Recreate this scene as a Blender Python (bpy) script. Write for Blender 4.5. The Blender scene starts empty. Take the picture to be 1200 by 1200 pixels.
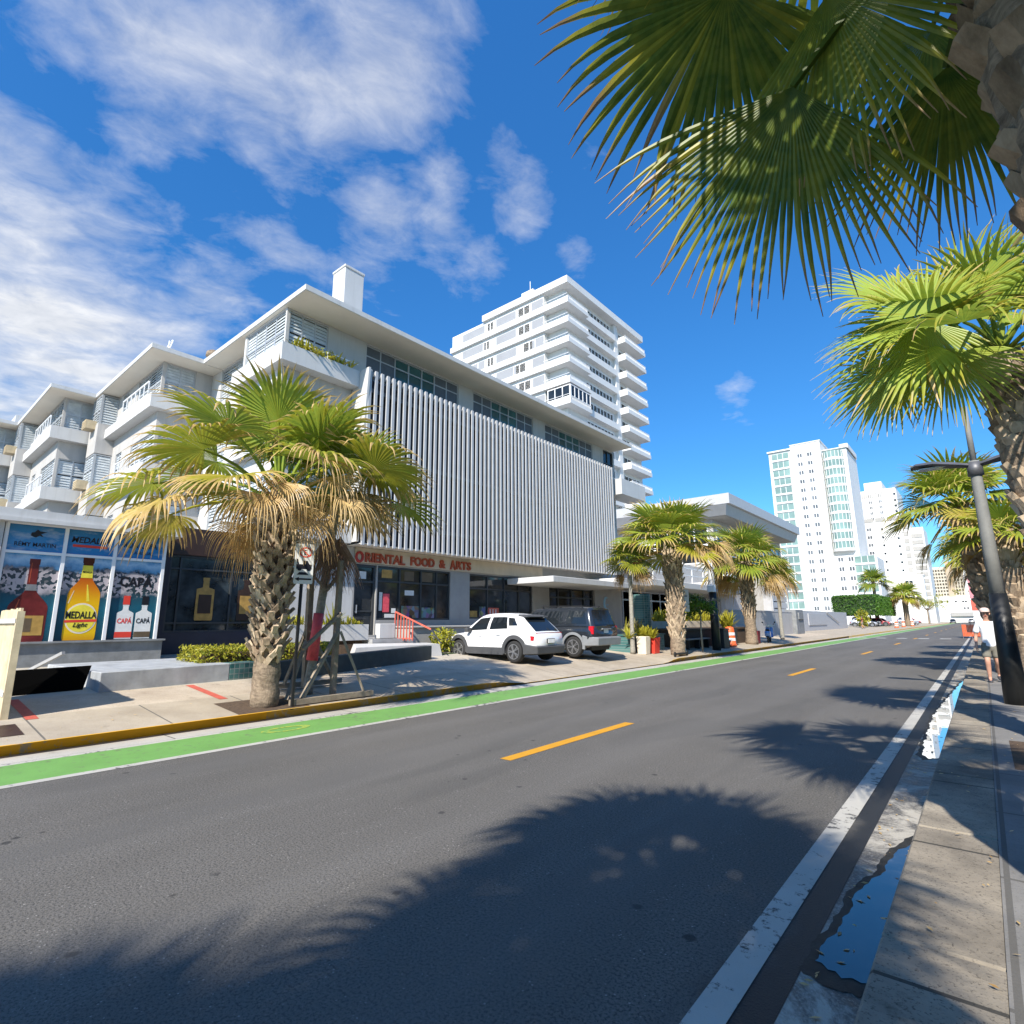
import bpy, bmesh, math, random
from mathutils import Vector, Matrix
R_ = math.radians
SC = bpy.context.scene
COL = SC.collection
V = Vector
# ------------------------------------------------------------------ materials
def newmat(name):
    m = bpy.data.materials.new(name); m.use_nodes = True
    nt = m.node_tree; nt.nodes.clear()
    out = nt.nodes.new('ShaderNodeOutputMaterial')
    return m, nt, out
def N(nt, t, **kw):
    n = nt.nodes.new(t)
    for k, v in kw.items():
        if k.startswith('i_'):
            n.inputs[k[2:].replace('_', ' ')].default_value = v
        else: setattr(n, k, v)
    return n
def c4(c): return (c[0], c[1], c[2], 1)
def noise(nt, scale, detail=4, rough=.55, vec=None, dist=0):
    n = N(nt, 'ShaderNodeTexNoise'); n.inputs['Scale'].default_value = scale
    n.inputs['Detail'].default_value = detail; n.inputs['Roughness'].default_value = rough
    n.inputs['Distortion'].default_value = dist
    if vec is not None: nt.links.new(vec, n.inputs['Vector'])
    return n.outputs['Fac']
def ramp(nt, fac, stops):
    r = N(nt, 'ShaderNodeValToRGB'); e = r.color_ramp.elements
    while len(e) < len(stops): e.new(.5)
    for el, (p, c) in zip(e, stops):
        el.position = p; el.color = c4(c) if len(c) == 3 else c
    nt.links.new(fac, r.inputs['Fac']); return r.outputs['Color']
def mixc(nt, fac, a, b, mode='MIX'):
    m = N(nt, 'ShaderNodeMix', data_type='RGBA', blend_type=mode)
    for s, v in ((m.inputs[0], fac), (m.inputs[6], a), (m.inputs[7], b)):
        if hasattr(v, 'is_output'): nt.links.new(v, s)
        elif isinstance(v, (int, float)): s.default_value = v
        else: s.default_value = c4(v)
    return m.outputs[2]
def math_(nt, op, a, b=None, c=None, clamp=False):
    m = N(nt, 'ShaderNodeMath', operation=op); m.use_clamp = clamp
    for i, v in enumerate((a, b, c)):
        if v is None: continue
        if hasattr(v, 'is_output'): nt.links.new(v, m.inputs[i])
        else: m.inputs[i].default_value = v
    return m.outputs[0]
def pos(nt): return N(nt, 'ShaderNodeNewGeometry').outputs['Position']
def sep(nt, vec):
    s = N(nt, 'ShaderNodeSeparateXYZ'); nt.links.new(vec, s.inputs[0]); return s.outputs
def scalev(nt, vec, s):
    m = N(nt, 'ShaderNodeVectorMath', operation='MULTIPLY'); nt.links.new(vec, m.inputs[0]); m.inputs[1].default_value = s
    return m.outputs[0]
def bsdf(nt, out, col, rough=.6, metal=0., spec=.5, bump=None, bstr=.3, bdist=.02, coat=0):
    b = N(nt, 'ShaderNodeBsdfPrincipled')
    for s, v in ((b.inputs['Base Color'], col), (b.inputs['Roughness'], rough)):
        if hasattr(v, 'is_output'): nt.links.new(v, s)
        elif isinstance(v, (int, float)): s.default_value = v
        else: s.default_value = c4(v)
    b.inputs['Metallic'].default_value = metal
    b.inputs['Specular IOR Level'].default_value = spec
    b.inputs['Coat Weight'].default_value = coat
    if bump is not None:
        bp = N(nt, 'ShaderNodeBump'); bp.inputs['Strength'].default_value = bstr; bp.inputs['Distance'].default_value = bdist
        nt.links.new(bump, bp.inputs['Height']); nt.links.new(bp.outputs[0], b.inputs['Normal'])
    nt.links.new(b.outputs[0], out.inputs[0]); return b
def plain(name, col, rough=.55, metal=0, var=.12, scale=3., bump=.0, spec=.5, streak=0., coat=0, dirt=None):
    """a painted / solid surface with mottling, optional rain streaks"""
    m, nt, out = newmat(name); p = pos(nt)
    f = noise(nt, scale, 5, .6, p)
    lo = [c*(1-var) for c in col]; hi = [min(1, c*(1+var*.6)) for c in col]
    c = ramp(nt, f, [(.3, lo), (.7, hi)])
    if streak:
        f2 = noise(nt, 1.0, 5, .6, scalev(nt, p, (5., 5., .35)))
        k = ramp(nt, f2, [(.52, (0, 0, 0)), (.78, (1, 1, 1))])
        k = math_(nt, 'MULTIPLY', N(nt, 'ShaderNodeRGBToBW').outputs[0] if 0 else k, streak)
        c = mixc(nt, k, c, dirt or (col[0]*.45, col[1]*.43, col[2]*.4))
    fb = noise(nt, scale*12, 3, .6, p) if bump else None
    bsdf(nt, out, c, rough, metal, spec, fb, bump, .01, coat)
    return m
M = {}
M['white'] = plain('white_painted_concrete', (.55, .545, .53), .6, var=.06, scale=1.2, bump=.15, streak=.34, dirt=(.33, .31, .28))
M['tower_white'] = plain('tower_white_render', (.68, .68, .665), .6, var=.05, scale=.3, streak=.3, dirt=(.42, .41, .39))
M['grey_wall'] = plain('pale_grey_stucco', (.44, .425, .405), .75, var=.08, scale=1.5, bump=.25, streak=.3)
M['soffit'] = plain('soffit_warm_bounce', (.74, .68, .58), .7, var=.06, scale=1.)  # warm bounce light put into this underside colour
M['beige'] = plain('beige_fascia_paint', (.66, .56, .41), .7, var=.1, scale=2., bump=.2, streak=.2)
M['taupe'] = plain('taupe_stucco', (.36, .35, .33), .75, var=.1, scale=2., bump=.25, streak=.12)
M['tower_grey'] = plain('tower_grey_panel', (.30, .31, .33), .6, var=.08, scale=.4)
M['slat'] = plain('pale_blue_grey_slat', (.45, .45, .455), .5, var=.07, scale=2.5, streak=.1)
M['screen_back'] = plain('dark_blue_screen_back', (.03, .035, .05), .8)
M['alu'] = plain('aluminium_window_frame', (.46, .48, .50), .4, .4, var=.08)
M['darkframe'] = plain('dark_bronze_frame', (.06, .065, .07), .4, .3, var=.1)
M['louvre'] = plain('jalousie_louvre', (.52, .56, .58), .25, 0, var=.25, scale=2.5)
M['drawn'] = plain('grey_shutter_panel', (.09, .10, .115), .45, 0, var=.2)
M['acbeige'] = plain('aged_beige_metal', (.50, .40, .25), .6, var=.2, scale=6., streak=.3)
M['red'] = plain('red_sign_letter', (.45, .035, .02), .5, var=.25, scale=8)
M['orangered'] = plain('weathered_orange_red_letter', (.42, .075, .028), .55, var=.25, scale=8)
M['redpaint'] = plain('faded_red_paint', (.55, .11, .07), .6, var=.2, scale=9)
M['rail_white'] = plain('white_metal_rail', (.8, .8, .8), .4, var=.05)
M['steel'] = plain('weathered_steel', (.32, .33, .34), .45, .6, var=.2, scale=6)
M['black'] = plain('black_plastic', (.015, .015, .016), .5, var=.2)
M['blackpaint'] = plain('black_post_sleeve', (.012, .013, .013), .45, var=.3, scale=4, streak=.25, dirt=(.09, .09, .085))
M['concrete_pole'] = plain('grey_concrete_pole', (.20, .20, .185), .7, var=.2, scale=4, bump=.3, streak=.2)
M['concrete'] = plain('grey_concrete', (.33, .33, .33), .85, var=.25, scale=3, bump=.35, streak=.2)
M['bluewall'] = plain('blue_grey_painted_plinth', (.37, .39, .41), .75, var=.28, scale=2.5, bump=.3, streak=.3, dirt=(.13, .13, .12))
M['greywall2'] = plain('worn_grey_concrete_base', (.22, .23, .235), .8, var=.3, scale=3, bump=.35, streak=.3)
M['darkgreen'] = plain('dark_green_painted_wall', (.035, .05, .05), .6, var=.3, scale=4, bump=.3, streak=.2, dirt=(.10, .10, .09))
M['navy'] = plain('navy_painted_base', (.03, .032, .05), .6, var=.2, scale=2)
M['wood'] = plain('weathered_grey_timber', (.27, .225, .17), .85, var=.3, scale=7, bump=.4, streak=.4)
M['fencewood'] = plain('cream_painted_plank', (.62, .52, .34), .75, var=.2, scale=5, bump=.3, streak=.6, dirt=(.30, .17, .06))
M['tyre'] = plain('tyre_rubber', (.02, .02, .02), .8, var=.2)
M['rim'] = plain('alloy_rim', (.5, .5, .51), .3, .8, var=.1)
M['carwhite'] = plain('white_car_paint', (.78, .78, .78), .25, 0, var=.02, coat=.8)
M['cargrey'] = plain('dark_slate_car_paint', (.022, .026, .032), .25, .2, var=.06, coat=.8)
M['carsilver'] = plain('silver_car_paint', (.45, .46, .48), .3, .5, var=.05, coat=.6)
M['carred'] = plain('red_car_paint', (.42, .02, .03), .3, 0, var=.05, coat=.6)
M['clad'] = plain('grey_plastic_cladding', (.06, .062, .066), .65, var=.15)
M['silverclad'] = plain('silver_grey_trim', (.25, .26, .27), .5, .2, var=.1)
M['taillight'] = plain('red_lamp_lens', (.5, .01, .02), .15, 0, var=.15, scale=14, coat=.6)
M['lens'] = plain('clear_lamp_lens', (.7, .7, .68), .15, coat=.5)
M['skin'] = plain('sunned_skin', (.55, .30, .21), .6, var=.1, scale=20)
M['shirt'] = plain('white_cotton', (.75, .76, .78), .85, var=.06, scale=9, bump=.2)
M['shorts'] = plain('khaki_grey_cotton', (.17, .16, .13), .9, var=.12, scale=12, bump=.2)
M['maroon'] = plain('maroon_cotton', (.16, .02, .025), .9, var=.1)
M['hair'] = plain('grey_brown_hair', (.12, .09, .07), .8, var=.2, scale=30)
M['cap'] = plain('pale_pink_cap', (.66, .50, .44), .8, var=.06)
M['shoe'] = plain('dark_shoe', (.05, .05, .06), .7)
M['orange'] = plain('orange_safety_plastic', (.75, .13, .03), .45, var=.12)
M['white_plastic'] = plain('white_plastic', (.78, .78, .76), .4, var=.05)
M['blue'] = plain('sky_blue_scooter_paint', (.10, .26, .62), .35, var=.1, coat=.4)
M['lightblue'] = plain('pale_blue_plastic', (.25, .45, .60), .4, var=.1)
M['redpot'] = plain('red_planter_paint', (.68, .05, .03), .5, var=.1)
M['cream'] = plain('cream_planter_paint', (.72, .64, .50), .6, var=.1)
M['pinktape'] = plain('pink_red_plastic_wrap', (.72, .09, .12), .5, var=.25, scale=14)
M['signwhite'] = plain('white_sign_face', (.72, .72, .70), .45, var=.1, scale=8)
M['darkmetal'] = plain('dark_grey_lamp_head', (.13, .13, .135), .5, .4, var=.25, scale=5)
M['tealsign'] = plain('teal_sign_panel', (.05, .35, .33), .5)
M['pinksign'] = plain('pink_sign_panel', (.6, .25, .28), .5, scale=6, var=.4)
M['hotelbeige'] = plain('beige_hotel_render', (.58, .52, .41), .7, var=.06, scale=.2)
M['paleblue'] = plain('pale_blue_white_wall', (.55, .60, .66), .7, var=.08, scale=.8, streak=.15)
M['soil'] = plain('brown_soil_mulch', (.10, .065, .04), .95, var=.4, scale=20, bump=.6)
M['hole'] = plain('black_ramp_opening', (.003, .003, .003), .95, spec=.05)  # black painted as the darkness inside the ramp opening
def glass(name, col, rough=.06, var=.5, scale=.6, spec=.6):
    m, nt, out = newmat(name); p = pos(nt)
    f = noise(nt, scale, 3, .6, p)
    c = ramp(nt, f, [(.3, [x*(1-var) for x in col]), (.7, [x*(1+var) for x in col])])
    fb = noise(nt, .8, 2, .5, p)
    bsdf(nt, out, c, rough, 0, spec, fb, .04, .05)
    return m
M['greyglass'] = glass('grey_tower_window_glass', (.13, .14, .15), .15, .5, .25)
M['glass'] = glass('dark_window_glass', (.018, .022, .025))
M['tealglass'] = glass('teal_window_glass', (.03, .10, .105))
M['greenglass'] = glass('pale_green_tower_glass', (.20, .30, .275), .12, .35, .12)
M['shopglass'] = glass('shop_window_glass', (.035, .038, .04), .05, .6, 1.3)
M['carglass'] = glass('tinted_car_glass', (.012, .016, .02), .03, .3)
# leaves -----------------------------------------------------------------
def leafmat(name, g0, g1, dry0, dry1, trans=.35, rough=.42):
    m, nt, out = newmat(name)
    a = N(nt, 'ShaderNodeAttribute', attribute_name='dry').outputs['Fac']
    t = N(nt, 'ShaderNodeAttribute', attribute_name='tone').outputs['Fac']
    p = pos(nt)
    nz = noise(nt, 9, 3, .6, p)
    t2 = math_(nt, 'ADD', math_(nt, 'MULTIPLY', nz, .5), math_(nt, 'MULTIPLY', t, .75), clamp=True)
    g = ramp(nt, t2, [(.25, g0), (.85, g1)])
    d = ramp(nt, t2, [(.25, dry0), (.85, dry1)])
    a2 = math_(nt, 'ADD', a, math_(nt, 'MULTIPLY', math_(nt, 'SUBTRACT', nz, .5), .35), clamp=True)
    ym = ramp(nt, a2, [(.0, (0, 0, 0)), (.35, (1, 1, 1))])
    c1 = mixc(nt, ym, g, (.36, .33, .03))
    dm = ramp(nt, a2, [(.35, (0, 0, 0)), (.7, (1, 1, 1))])
    c = mixc(nt, dm, c1, d)
    pr = N(nt, 'ShaderNodeBsdfPrincipled'); nt.links.new(c, pr.inputs['Base Color'])
    pr.inputs['Roughness'].default_value = rough; pr.inputs['Specular IOR Level'].default_value = .35
    tr = N(nt, 'ShaderNodeBsdfTranslucent'); nt.links.new(c, tr.inputs[0])
    mx = N(nt, 'ShaderNodeMixShader'); mx.inputs[0].default_value = trans
    nt.links.new(pr.outputs[0], mx.inputs[1]); nt.links.new(tr.outputs[0], mx.inputs[2])
    nt.links.new(mx.outputs[0], out.inputs[0]); return m
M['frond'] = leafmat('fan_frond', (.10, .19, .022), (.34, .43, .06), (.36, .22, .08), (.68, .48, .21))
M['frond_dark'] = leafmat('deep_green_shaded_frond', (.042, .09, .012), (.15, .225, .03), (.20, .11, .05), (.46, .30, .13), .3)  # deep green, lowered to paint shade into the nearest palm's fronds
M['shrub'] = leafmat('yellow_green_shrub_leaf', (.10, .17, .02), (.42, .38, .04), (.3, .16, .04), (.5, .3, .06), .25)
M['hedgeleaf'] = leafmat('green_hedge_leaf', (.025, .08, .01), (.08, .20, .02), (.1, .1, .02), (.2, .2, .04), .25)
M['pinkleaf'] = leafmat('dusty_pale_leaf', (.16, .16, .12), (.36, .33, .26), (.25, .15, .1), (.4, .28, .2), .2)
def boots(name='palm_boot', cs=((.11, .08, .055), (.34, .255, .175), (.60, .48, .34))):
    m, nt, out = newmat(name); p = pos(nt)
    t = N(nt, 'ShaderNodeAttribute', attribute_name='tone').outputs['Fac']
    f = noise(nt, 14, 5, .65, scalev(nt, p, (1, 1, .35)))
    f2 = math_(nt, 'ADD', math_(nt, 'MULTIPLY', f, .7), math_(nt, 'MULTIPLY', t, .5), clamp=True)
    c = ramp(nt, f2, [(.25, cs[0]), (.5, cs[1]), (.8, cs[2])])
    fb = noise(nt, 40, 4, .7, scalev(nt, p, (1, 1, .25)))
    bsdf(nt, out, c, .85, 0, .2, fb, .6, .015); return m
M['boot'] = boots()
def bark(name, a, b):
    m, nt, out = newmat(name); p = pos(nt)
    f = noise(nt, 8, 5, .7, scalev(nt, p, (1, 1, 2.2)), .6)
    c = ramp(nt, f, [(.3, a), (.7, b)])
    fb = noise(nt, 22, 5, .7, scalev(nt, p, (1, 1, .4)))
    bsdf(nt, out, c, .9, 0, .2, fb, .7, .03); return m
M['boot_dark'] = boots('shaded_palm_boot', ((.06, .038, .024), (.23, .16, .10), (.44, .32, .21)))  # darker copy of the boot colours, with the near trunk's shade painted in
M['bark'] = bark('fibrous_palm_bark', (.10, .075, .055), (.36, .28, .20))
M['palebark'] = bark('smooth_pale_bark', (.20, .19, .16), (.40, .37, .31))
# ground --------------------------------------------------------------
def asphalt():
    m, nt, out = newmat('asphalt'); p = pos(nt)
    big = noise(nt, .35, 4, .6, p)
    st = noise(nt, .8, 3, .6, scalev(nt, p, (2.2, .22, 1)))
    c = ramp(nt, big, [(.3, (.118, .110, .097)), (.7, (.146, .135, .119))])
    c = mixc(nt, ramp(nt, st, [(.45, (0, 0, 0)), (.75, (.5, .5, .5))]), c, (.172, .162, .147))
    agg = noise(nt, 62, 3, .75, p)
    c = mixc(nt, ramp(nt, agg, [(.40, (.8, .8, .8)), (.5, (0, 0, 0))]), c, (.038, .037, .035))
    c = mixc(nt, ramp(nt, agg, [(.60, (0, 0, 0)), (.72, (.7, .7, .7))]), c, (.27, .26, .24))
    vor = N(nt, 'ShaderNodeTexVoronoi'); vor.inputs['Scale'].default_value = 26; nt.links.new(p, vor.inputs['Vector'])
    wn = noise(nt, 5, 2, .5, p)
    sp = math_(nt, 'MULTIPLY', ramp(nt, vor.outputs['Distance'], [(.10, (1, 1, 1)), (.15, (0, 0, 0))]), ramp(nt, wn, [(.52, (0, 0, 0)), (.58, (.9, .9, .9))]))
    c = mixc(nt, sp, c, (.36, .34, .31))
    v2 = N(nt, 'ShaderNodeTexVoronoi'); v2.inputs['Scale'].default_value = 2.4
    nt.links.new(p, v2.inputs['Vector'])
    # dropped stains: a few cells only
    w2 = noise(nt, 1.1, 2, .5, p); w3 = noise(nt, 11, 3, .6, p)
    d2 = math_(nt, 'ADD', v2.outputs['Distance'], math_(nt, 'MULTIPLY', w3, .09))
    s2 = math_(nt, 'MULTIPLY', ramp(nt, d2, [(.105, (1, 1, 1)), (.14, (0, 0, 0))]), ramp(nt, w2, [(.42, (0, 0, 0)), (.47, (.85, .85, .85))]))
    c = mixc(nt, s2, c, (.028, .027, .026))
    pt = noise(nt, .55, 2, .4, scalev(nt, p, (1.5, .30, 1)), .3)
    c = mixc(nt, ramp(nt, pt, [(.56, (0, 0, 0)), (.60, (.28, .28, .28))]), c, (.075, .072, .067))
    xl = sep(nt, p)[0]
    for cx_, wd_ in ((-2.1, .5), (-3.7, .5), (-5.6, .5), (-7.2, .5)):
        tk_ = ramp(nt, math_(nt, 'ABSOLUTE', math_(nt, 'ADD', xl, -cx_)), [(0, (.22, .22, .22)), (wd_, (0, 0, 0))]); c = mixc(nt, tk_, c, (.165, .157, .145))
    # damp margin next to the right-hand gutter
    xyz = sep(nt, p)
    wet = math_(nt, 'ADD', xyz[0], math_(nt, 'MULTIPLY', math_(nt, 'SUBTRACT', noise(nt, 1.3, 4, .6, p), .5), .55))
    wm = ramp(nt, math_(nt, 'ADD', wet, 2.0, clamp=False), [(.82, (0, 0, 0)), (.98, (1, 1, 1))])
    c = mixc(nt, wm, c, (.022, .022, .022))
    ro = math_(nt, 'SUBTRACT', .82, math_(nt, 'MULTIPLY', wm, .25))
    fb = noise(nt, 70, 4, .75, p)
    bsdf(nt, out, c, ro, 0, .35, fb, .7, .012); return m
M['asphalt'] = asphalt()
def paint(name, col, wear=.5, under=(.06, .06, .06), sc=9):
    m, nt, out = newmat(name); p = pos(nt)
    f = noise(nt, sc, 6, .75, p); g = noise(nt, .7, 3, .5, p)
    k = math_(nt, 'ADD', f, math_(nt, 'MULTIPLY', math_(nt, 'SUBTRACT', g, .5), .5))
    c0 = mixc(nt, ramp(nt, noise(nt, 2.1, 4, .6, p), [(.35, (0, 0, 0)), (.75, (.5, .5, .5))]), col, [x*.72 for x in col])
    c = mixc(nt, ramp(nt, k, [(wear, (0, 0, 0)), (wear+.08, (1, 1, 1))]), c0, under)
    bsdf(nt, out, c, .7, 0, .3, noise(nt, 70, 4, .75, p), .4, .01); return m
M['linewhite'] = paint('worn_white_road_paint', (.47, .45, .40), .56)
M['lineyellow'] = paint('yellow_road_paint', (.62, .30, .02), .68)
M['lanegreen'] = paint('green_cycle_lane_paint', (.155, .335, .085), .57, (.14, .20, .09))
M['kerbyellow'] = paint('worn_yellow_kerb_paint', (.80, .43, .02), .62, (.36, .31, .24), 5)
M['kerbgrey'] = paint('faded_kerb_concrete', (.62, .38, .06), .50, (.42, .36, .27), 4)
M['lanesym'] = paint('worn_yellow_lane_symbol', (.38, .44, .07), .44, (.155, .335, .085), 12)
def slabs(name, a, b, jx, jy, x0=0., y0=0., joint=.025, speck=.5, jc=(.10, .095, .085)):
    m, nt, out = newmat(name); p = pos(nt); xyz = sep(nt, p)
    f = noise(nt, 1.1, 5, .65, p)
    c = ramp(nt, f, [(.3, a), (.7, b)])
    sp = noise(nt, 60, 3, .7, p)
    c = mixc(nt, ramp(nt, sp, [(.55, (0, 0, 0)), (.7, (speck, speck, speck))]), c, [x*.5 for x in a])
    st = noise(nt, 3.3, 5, .7, p)
    c = mixc(nt, ramp(nt, st, [(.6, (0, 0, 0)), (.72, (.6, .6, .6))]), c, [x*.55 for x in a])
    k = None
    for ax, j, o in ((0, jx, x0), (1, jy, y0)):
        if not j: continue
        fr = math_(nt, 'FRACT', math_(nt, 'DIVIDE', math_(nt, 'SUBTRACT', xyz[ax], o), j))
        l = math_(nt, 'LESS_THAN', fr, joint/j)
        k = l if k is None else math_(nt, 'MAXIMUM', k, l)
    fb = sp
    if k is not None:
        c = mixc(nt, math_(nt, 'MULTIPLY', k, .85), c, jc)
        fb = math_(nt, 'SUBTRACT', sp, k)
    bsdf(nt, out, c, .85, 0, .3, fb, .4, .01); return m
M['walk'] = slabs('left_pavement_concrete', (.34, .285, .215), (.46, .395, .305), 0, 1.52, 0, .4)
M['cobble'] = slabs('speckled_pavement_band', (.38, .31, .235), (.56, .48, .375), 0, 0, 0, 0, speck=.9)
M['forecourt'] = slabs('forecourt_concrete', (.40, .36, .29), (.50, .45, .37), 0, 3.1, 0, .6)
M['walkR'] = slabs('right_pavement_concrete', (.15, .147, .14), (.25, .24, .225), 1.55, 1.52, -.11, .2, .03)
M['kerbR'] = slabs('right_kerb_concrete', (.12, .105, .085), (.38, .33, .255), 0, 1.95, 0, 1.25, .03, .9, (.03, .03, .027))
M['gutterL'] = slabs('left_gutter_concrete', (.38, .36, .32), (.48, .45, .40), 0, 3.05, 0, .3)
def gutter():
    m, nt, out = newmat('damp_gutter_concrete'); p = pos(nt)
    f = noise(nt, 2.2, 6, .75, p, .5)
    c = ramp(nt, f, [(.36, (.035, .033, .03)), (.47, (.12, .11, .095)), (.58, (.42, .39, .33))])
    sp = noise(nt, 55, 4, .7, p)
    c = mixc(nt, ramp(nt, sp, [(.5, (0, 0, 0)), (.68, (.6, .6, .6))]), c, (.42, .40, .36))
    ro = ramp(nt, f, [(.3, (.25, .25, .25)), (.6, (.85, .85, .85))])
    bsdf(nt, out, c, ro, 0, .4, sp, .7, .012); return m
M['gutterR'] = gutter()
def water():
    m, nt, out = newmat('puddle_water'); p = pos(nt)
    w = noise(nt, 7, 2, .5, p)
    bsdf(nt, out, (.012, .014, .016), .01, 0, 1.0, w, .015, .01).inputs['IOR'].default_value = 1.6
    b = [n for n in nt.nodes if n.type == 'BSDF_PRINCIPLED'][0]; b.inputs['Specular IOR Level'].default_value = .1; nt.links.new(ramp(nt, noise(nt, 9, 5, .7, p), [(.35, (.012, .012, .012)), (.6, (.03, .028, .025)), (.75, (.10, .095, .085))]), b.inputs['Base Color'])
    gl = N(nt, 'ShaderNodeBsdfGlossy'); gl.inputs['Roughness'].default_value = .01
    bp = [n for n in nt.nodes if n.type == 'BUMP'][0]; nt.links.new(bp.outputs[0], gl.inputs['Normal'])
    mx = N(nt, 'ShaderNodeMixShader')
    fr = N(nt, 'ShaderNodeFresnel'); fr.inputs[0].default_value = 1.75; nt.links.new(fr.outputs[0], mx.inputs[0])
    nt.links.new(b.outputs[0], mx.inputs[1]); nt.links.new(gl.outputs[0], mx.inputs[2])
    nt.links.new(mx.outputs[0], out.inputs[0]); return m
M['water'] = water()
M['wet'] = plain('wet_dark_concrete', (.03, .028, .024), .6, var=.6, scale=14, bump=.4, spec=.2)
def earth():
    m, nt, out = newmat('distant_ground'); p = pos(nt)
    f = noise(nt, .05, 5, .6, p)
    bsdf(nt, out, ramp(nt, f, [(.35, (.20, .19, .17)), (.7, (.32, .30, .27))]), .9); return m
M['earth'] = earth()
def tiles(name, a, b, s=.11, jc=(.25, .27, .26)):
    m, nt, out = newmat(name); p = pos(nt); xyz = sep(nt, p)
    k = None
    for ax in (0, 1, 2):
        fr = math_(nt, 'FRACT', math_(nt, 'DIVIDE', xyz[ax], s)); l = math_(nt, 'LESS_THAN', fr, .12)
        if ax == 0: continue
        k = l if k is None else math_(nt, 'MAXIMUM', k, l)
    sn = N(nt, 'ShaderNodeVectorMath', operation='SNAP'); nt.links.new(p, sn.inputs[0]); sn.inputs[1].default_value = (9, s, s)
    wn = N(nt, 'ShaderNodeTexWhiteNoise'); nt.links.new(sn.outputs[0], wn.inputs['Vector'])
    c = mixc(nt, wn.outputs['Value'], a, b)
    c = mixc(nt, k, c, jc)
    bsdf(nt, out, c, .35); return m
M['tealtile'] = tiles('teal_wall_tile', (.02, .09, .095), (.09, .20, .19))
def poster_bg():
    """printed coastal-town scene: sky, pale buildings, teal water"""
    m, nt, out = newmat('printed_coastal_town_scene'); p = pos(nt); xyz = sep(nt, p)
    z = xyz[2]
    n1 = noise(nt, 3.2, 5, .65, p)
    zz = math_(nt, 'ADD', z, math_(nt, 'MULTIPLY', math_(nt, 'SUBTRACT', n1, .5), .5))
    zr = math_(nt, 'DIVIDE', math_(nt, 'SUBTRACT', zz, 1.27), 2.6)
    c = ramp(nt, zr, [(0, (.012, .05, .075)), (.30, (.015, .10, .15)), (.40, (.02, .075, .11)), (.46, (.03, .05, .06)), (.63, (.03, .05, .07)), (.66, (.10, .28, .48)), (.72, (.32, .50, .66)), (.78, (.03, .22, .48)), (1., (.02, .17, .38))])
    town = N(nt, 'ShaderNodeTexVoronoi'); town.inputs['Scale'].default_value = 17; nt.links.new(p, town.inputs['Vector'])
    tw = N(nt, 'ShaderNodeRGBToBW'); nt.links.new(town.outputs['Color'], tw.inputs[0])
    band = ramp(nt, zr, [(.40, (0, 0, 0)), (.46, (1, 1, 1)), (.60, (1, 1, 1)), (.65, (0, 0, 0))])
    tk = math_(nt, 'MULTIPLY', ramp(nt, tw.outputs[0], [(.42, (0, 0, 0)), (.5, (1, 1, 1))]), band)
    c = mixc(nt, tk, c, (.42, .38, .40))
    cl = noise(nt, 2.0, 5, .6, scalev(nt, p, (1, 1, 2.5)))
    ck = math_(nt, 'MULTIPLY', ramp(nt, cl, [(.52, (0, 0, 0)), (.68, (.5, .5, .5))]), ramp(nt, zr, [(.68, (0, 0, 0)), (.74, (1, 1, 1))]))
    c = mixc(nt, ck, c, (.45, .48, .52))
    bsdf(nt, out, c, .14, 0, .6); return m
M['poster'] = poster_bg()
def amber():
    m, nt, out = newmat('printed_amber_bottle'); p = pos(nt); z = sep(nt, p)[2]
    zr = math_(nt, 'DIVIDE', math_(nt, 'SUBTRACT', z, 1.3), 1.95)
    c = ramp(nt, zr, [(0, (.62, .30, .01)), (.08, (.72, .45, .01)), (.45, (.75, .42, .01)), (.62, (.62, .20, .01)), (.78, (.45, .06, .01)), (.92, (.07, .015, .01))])
    bsdf(nt, out, c, .25); return m
M['amber'] = amber()
M['cognac'] = plain('printed_dark_red_bottle', (.14, .02, .02), .3, var=.5, scale=3)
M['printhighlight'] = plain('printed_bottle_highlight', (.80, .62, .40), .3, var=.2)
M['gold'] = plain('printed_gold_label', (.45, .27, .07), .4, var=.3, scale=6)
M['yellowlabel'] = plain('printed_yellow_label', (.78, .66, .06), .4, var=.15, scale=6)
M['brownlabel'] = plain('printed_brown_label', (.14, .10, .06), .4, var=.3)
M['ink'] = plain('black_ink', (.01, .01, .015), .4)
M['darkbrown'] = plain('dark_brown_print', (.05, .025, .015), .4, var=.3)
M['winscene'] = glass('dark_printed_window_film', (.03, .04, .045), .12, .9, 2.2)
def merch():
    m, nt, out = newmat('colourful_shop_goods'); p = pos(nt)
    v = N(nt, 'ShaderNodeTexVoronoi'); v.inputs['Scale'].default_value = 5; nt.links.new(p, v.inputs['Vector'])
    hs = N(nt, 'ShaderNodeHueSaturation'); hs.inputs['Saturation'].default_value = .8; hs.inputs['Value'].default_value = .35
    nt.links.new(v.outputs['Color'], hs.inputs['Color'])
    bsdf(nt, out, hs.outputs[0], .4); return m
M['merch'] = merch()
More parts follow.
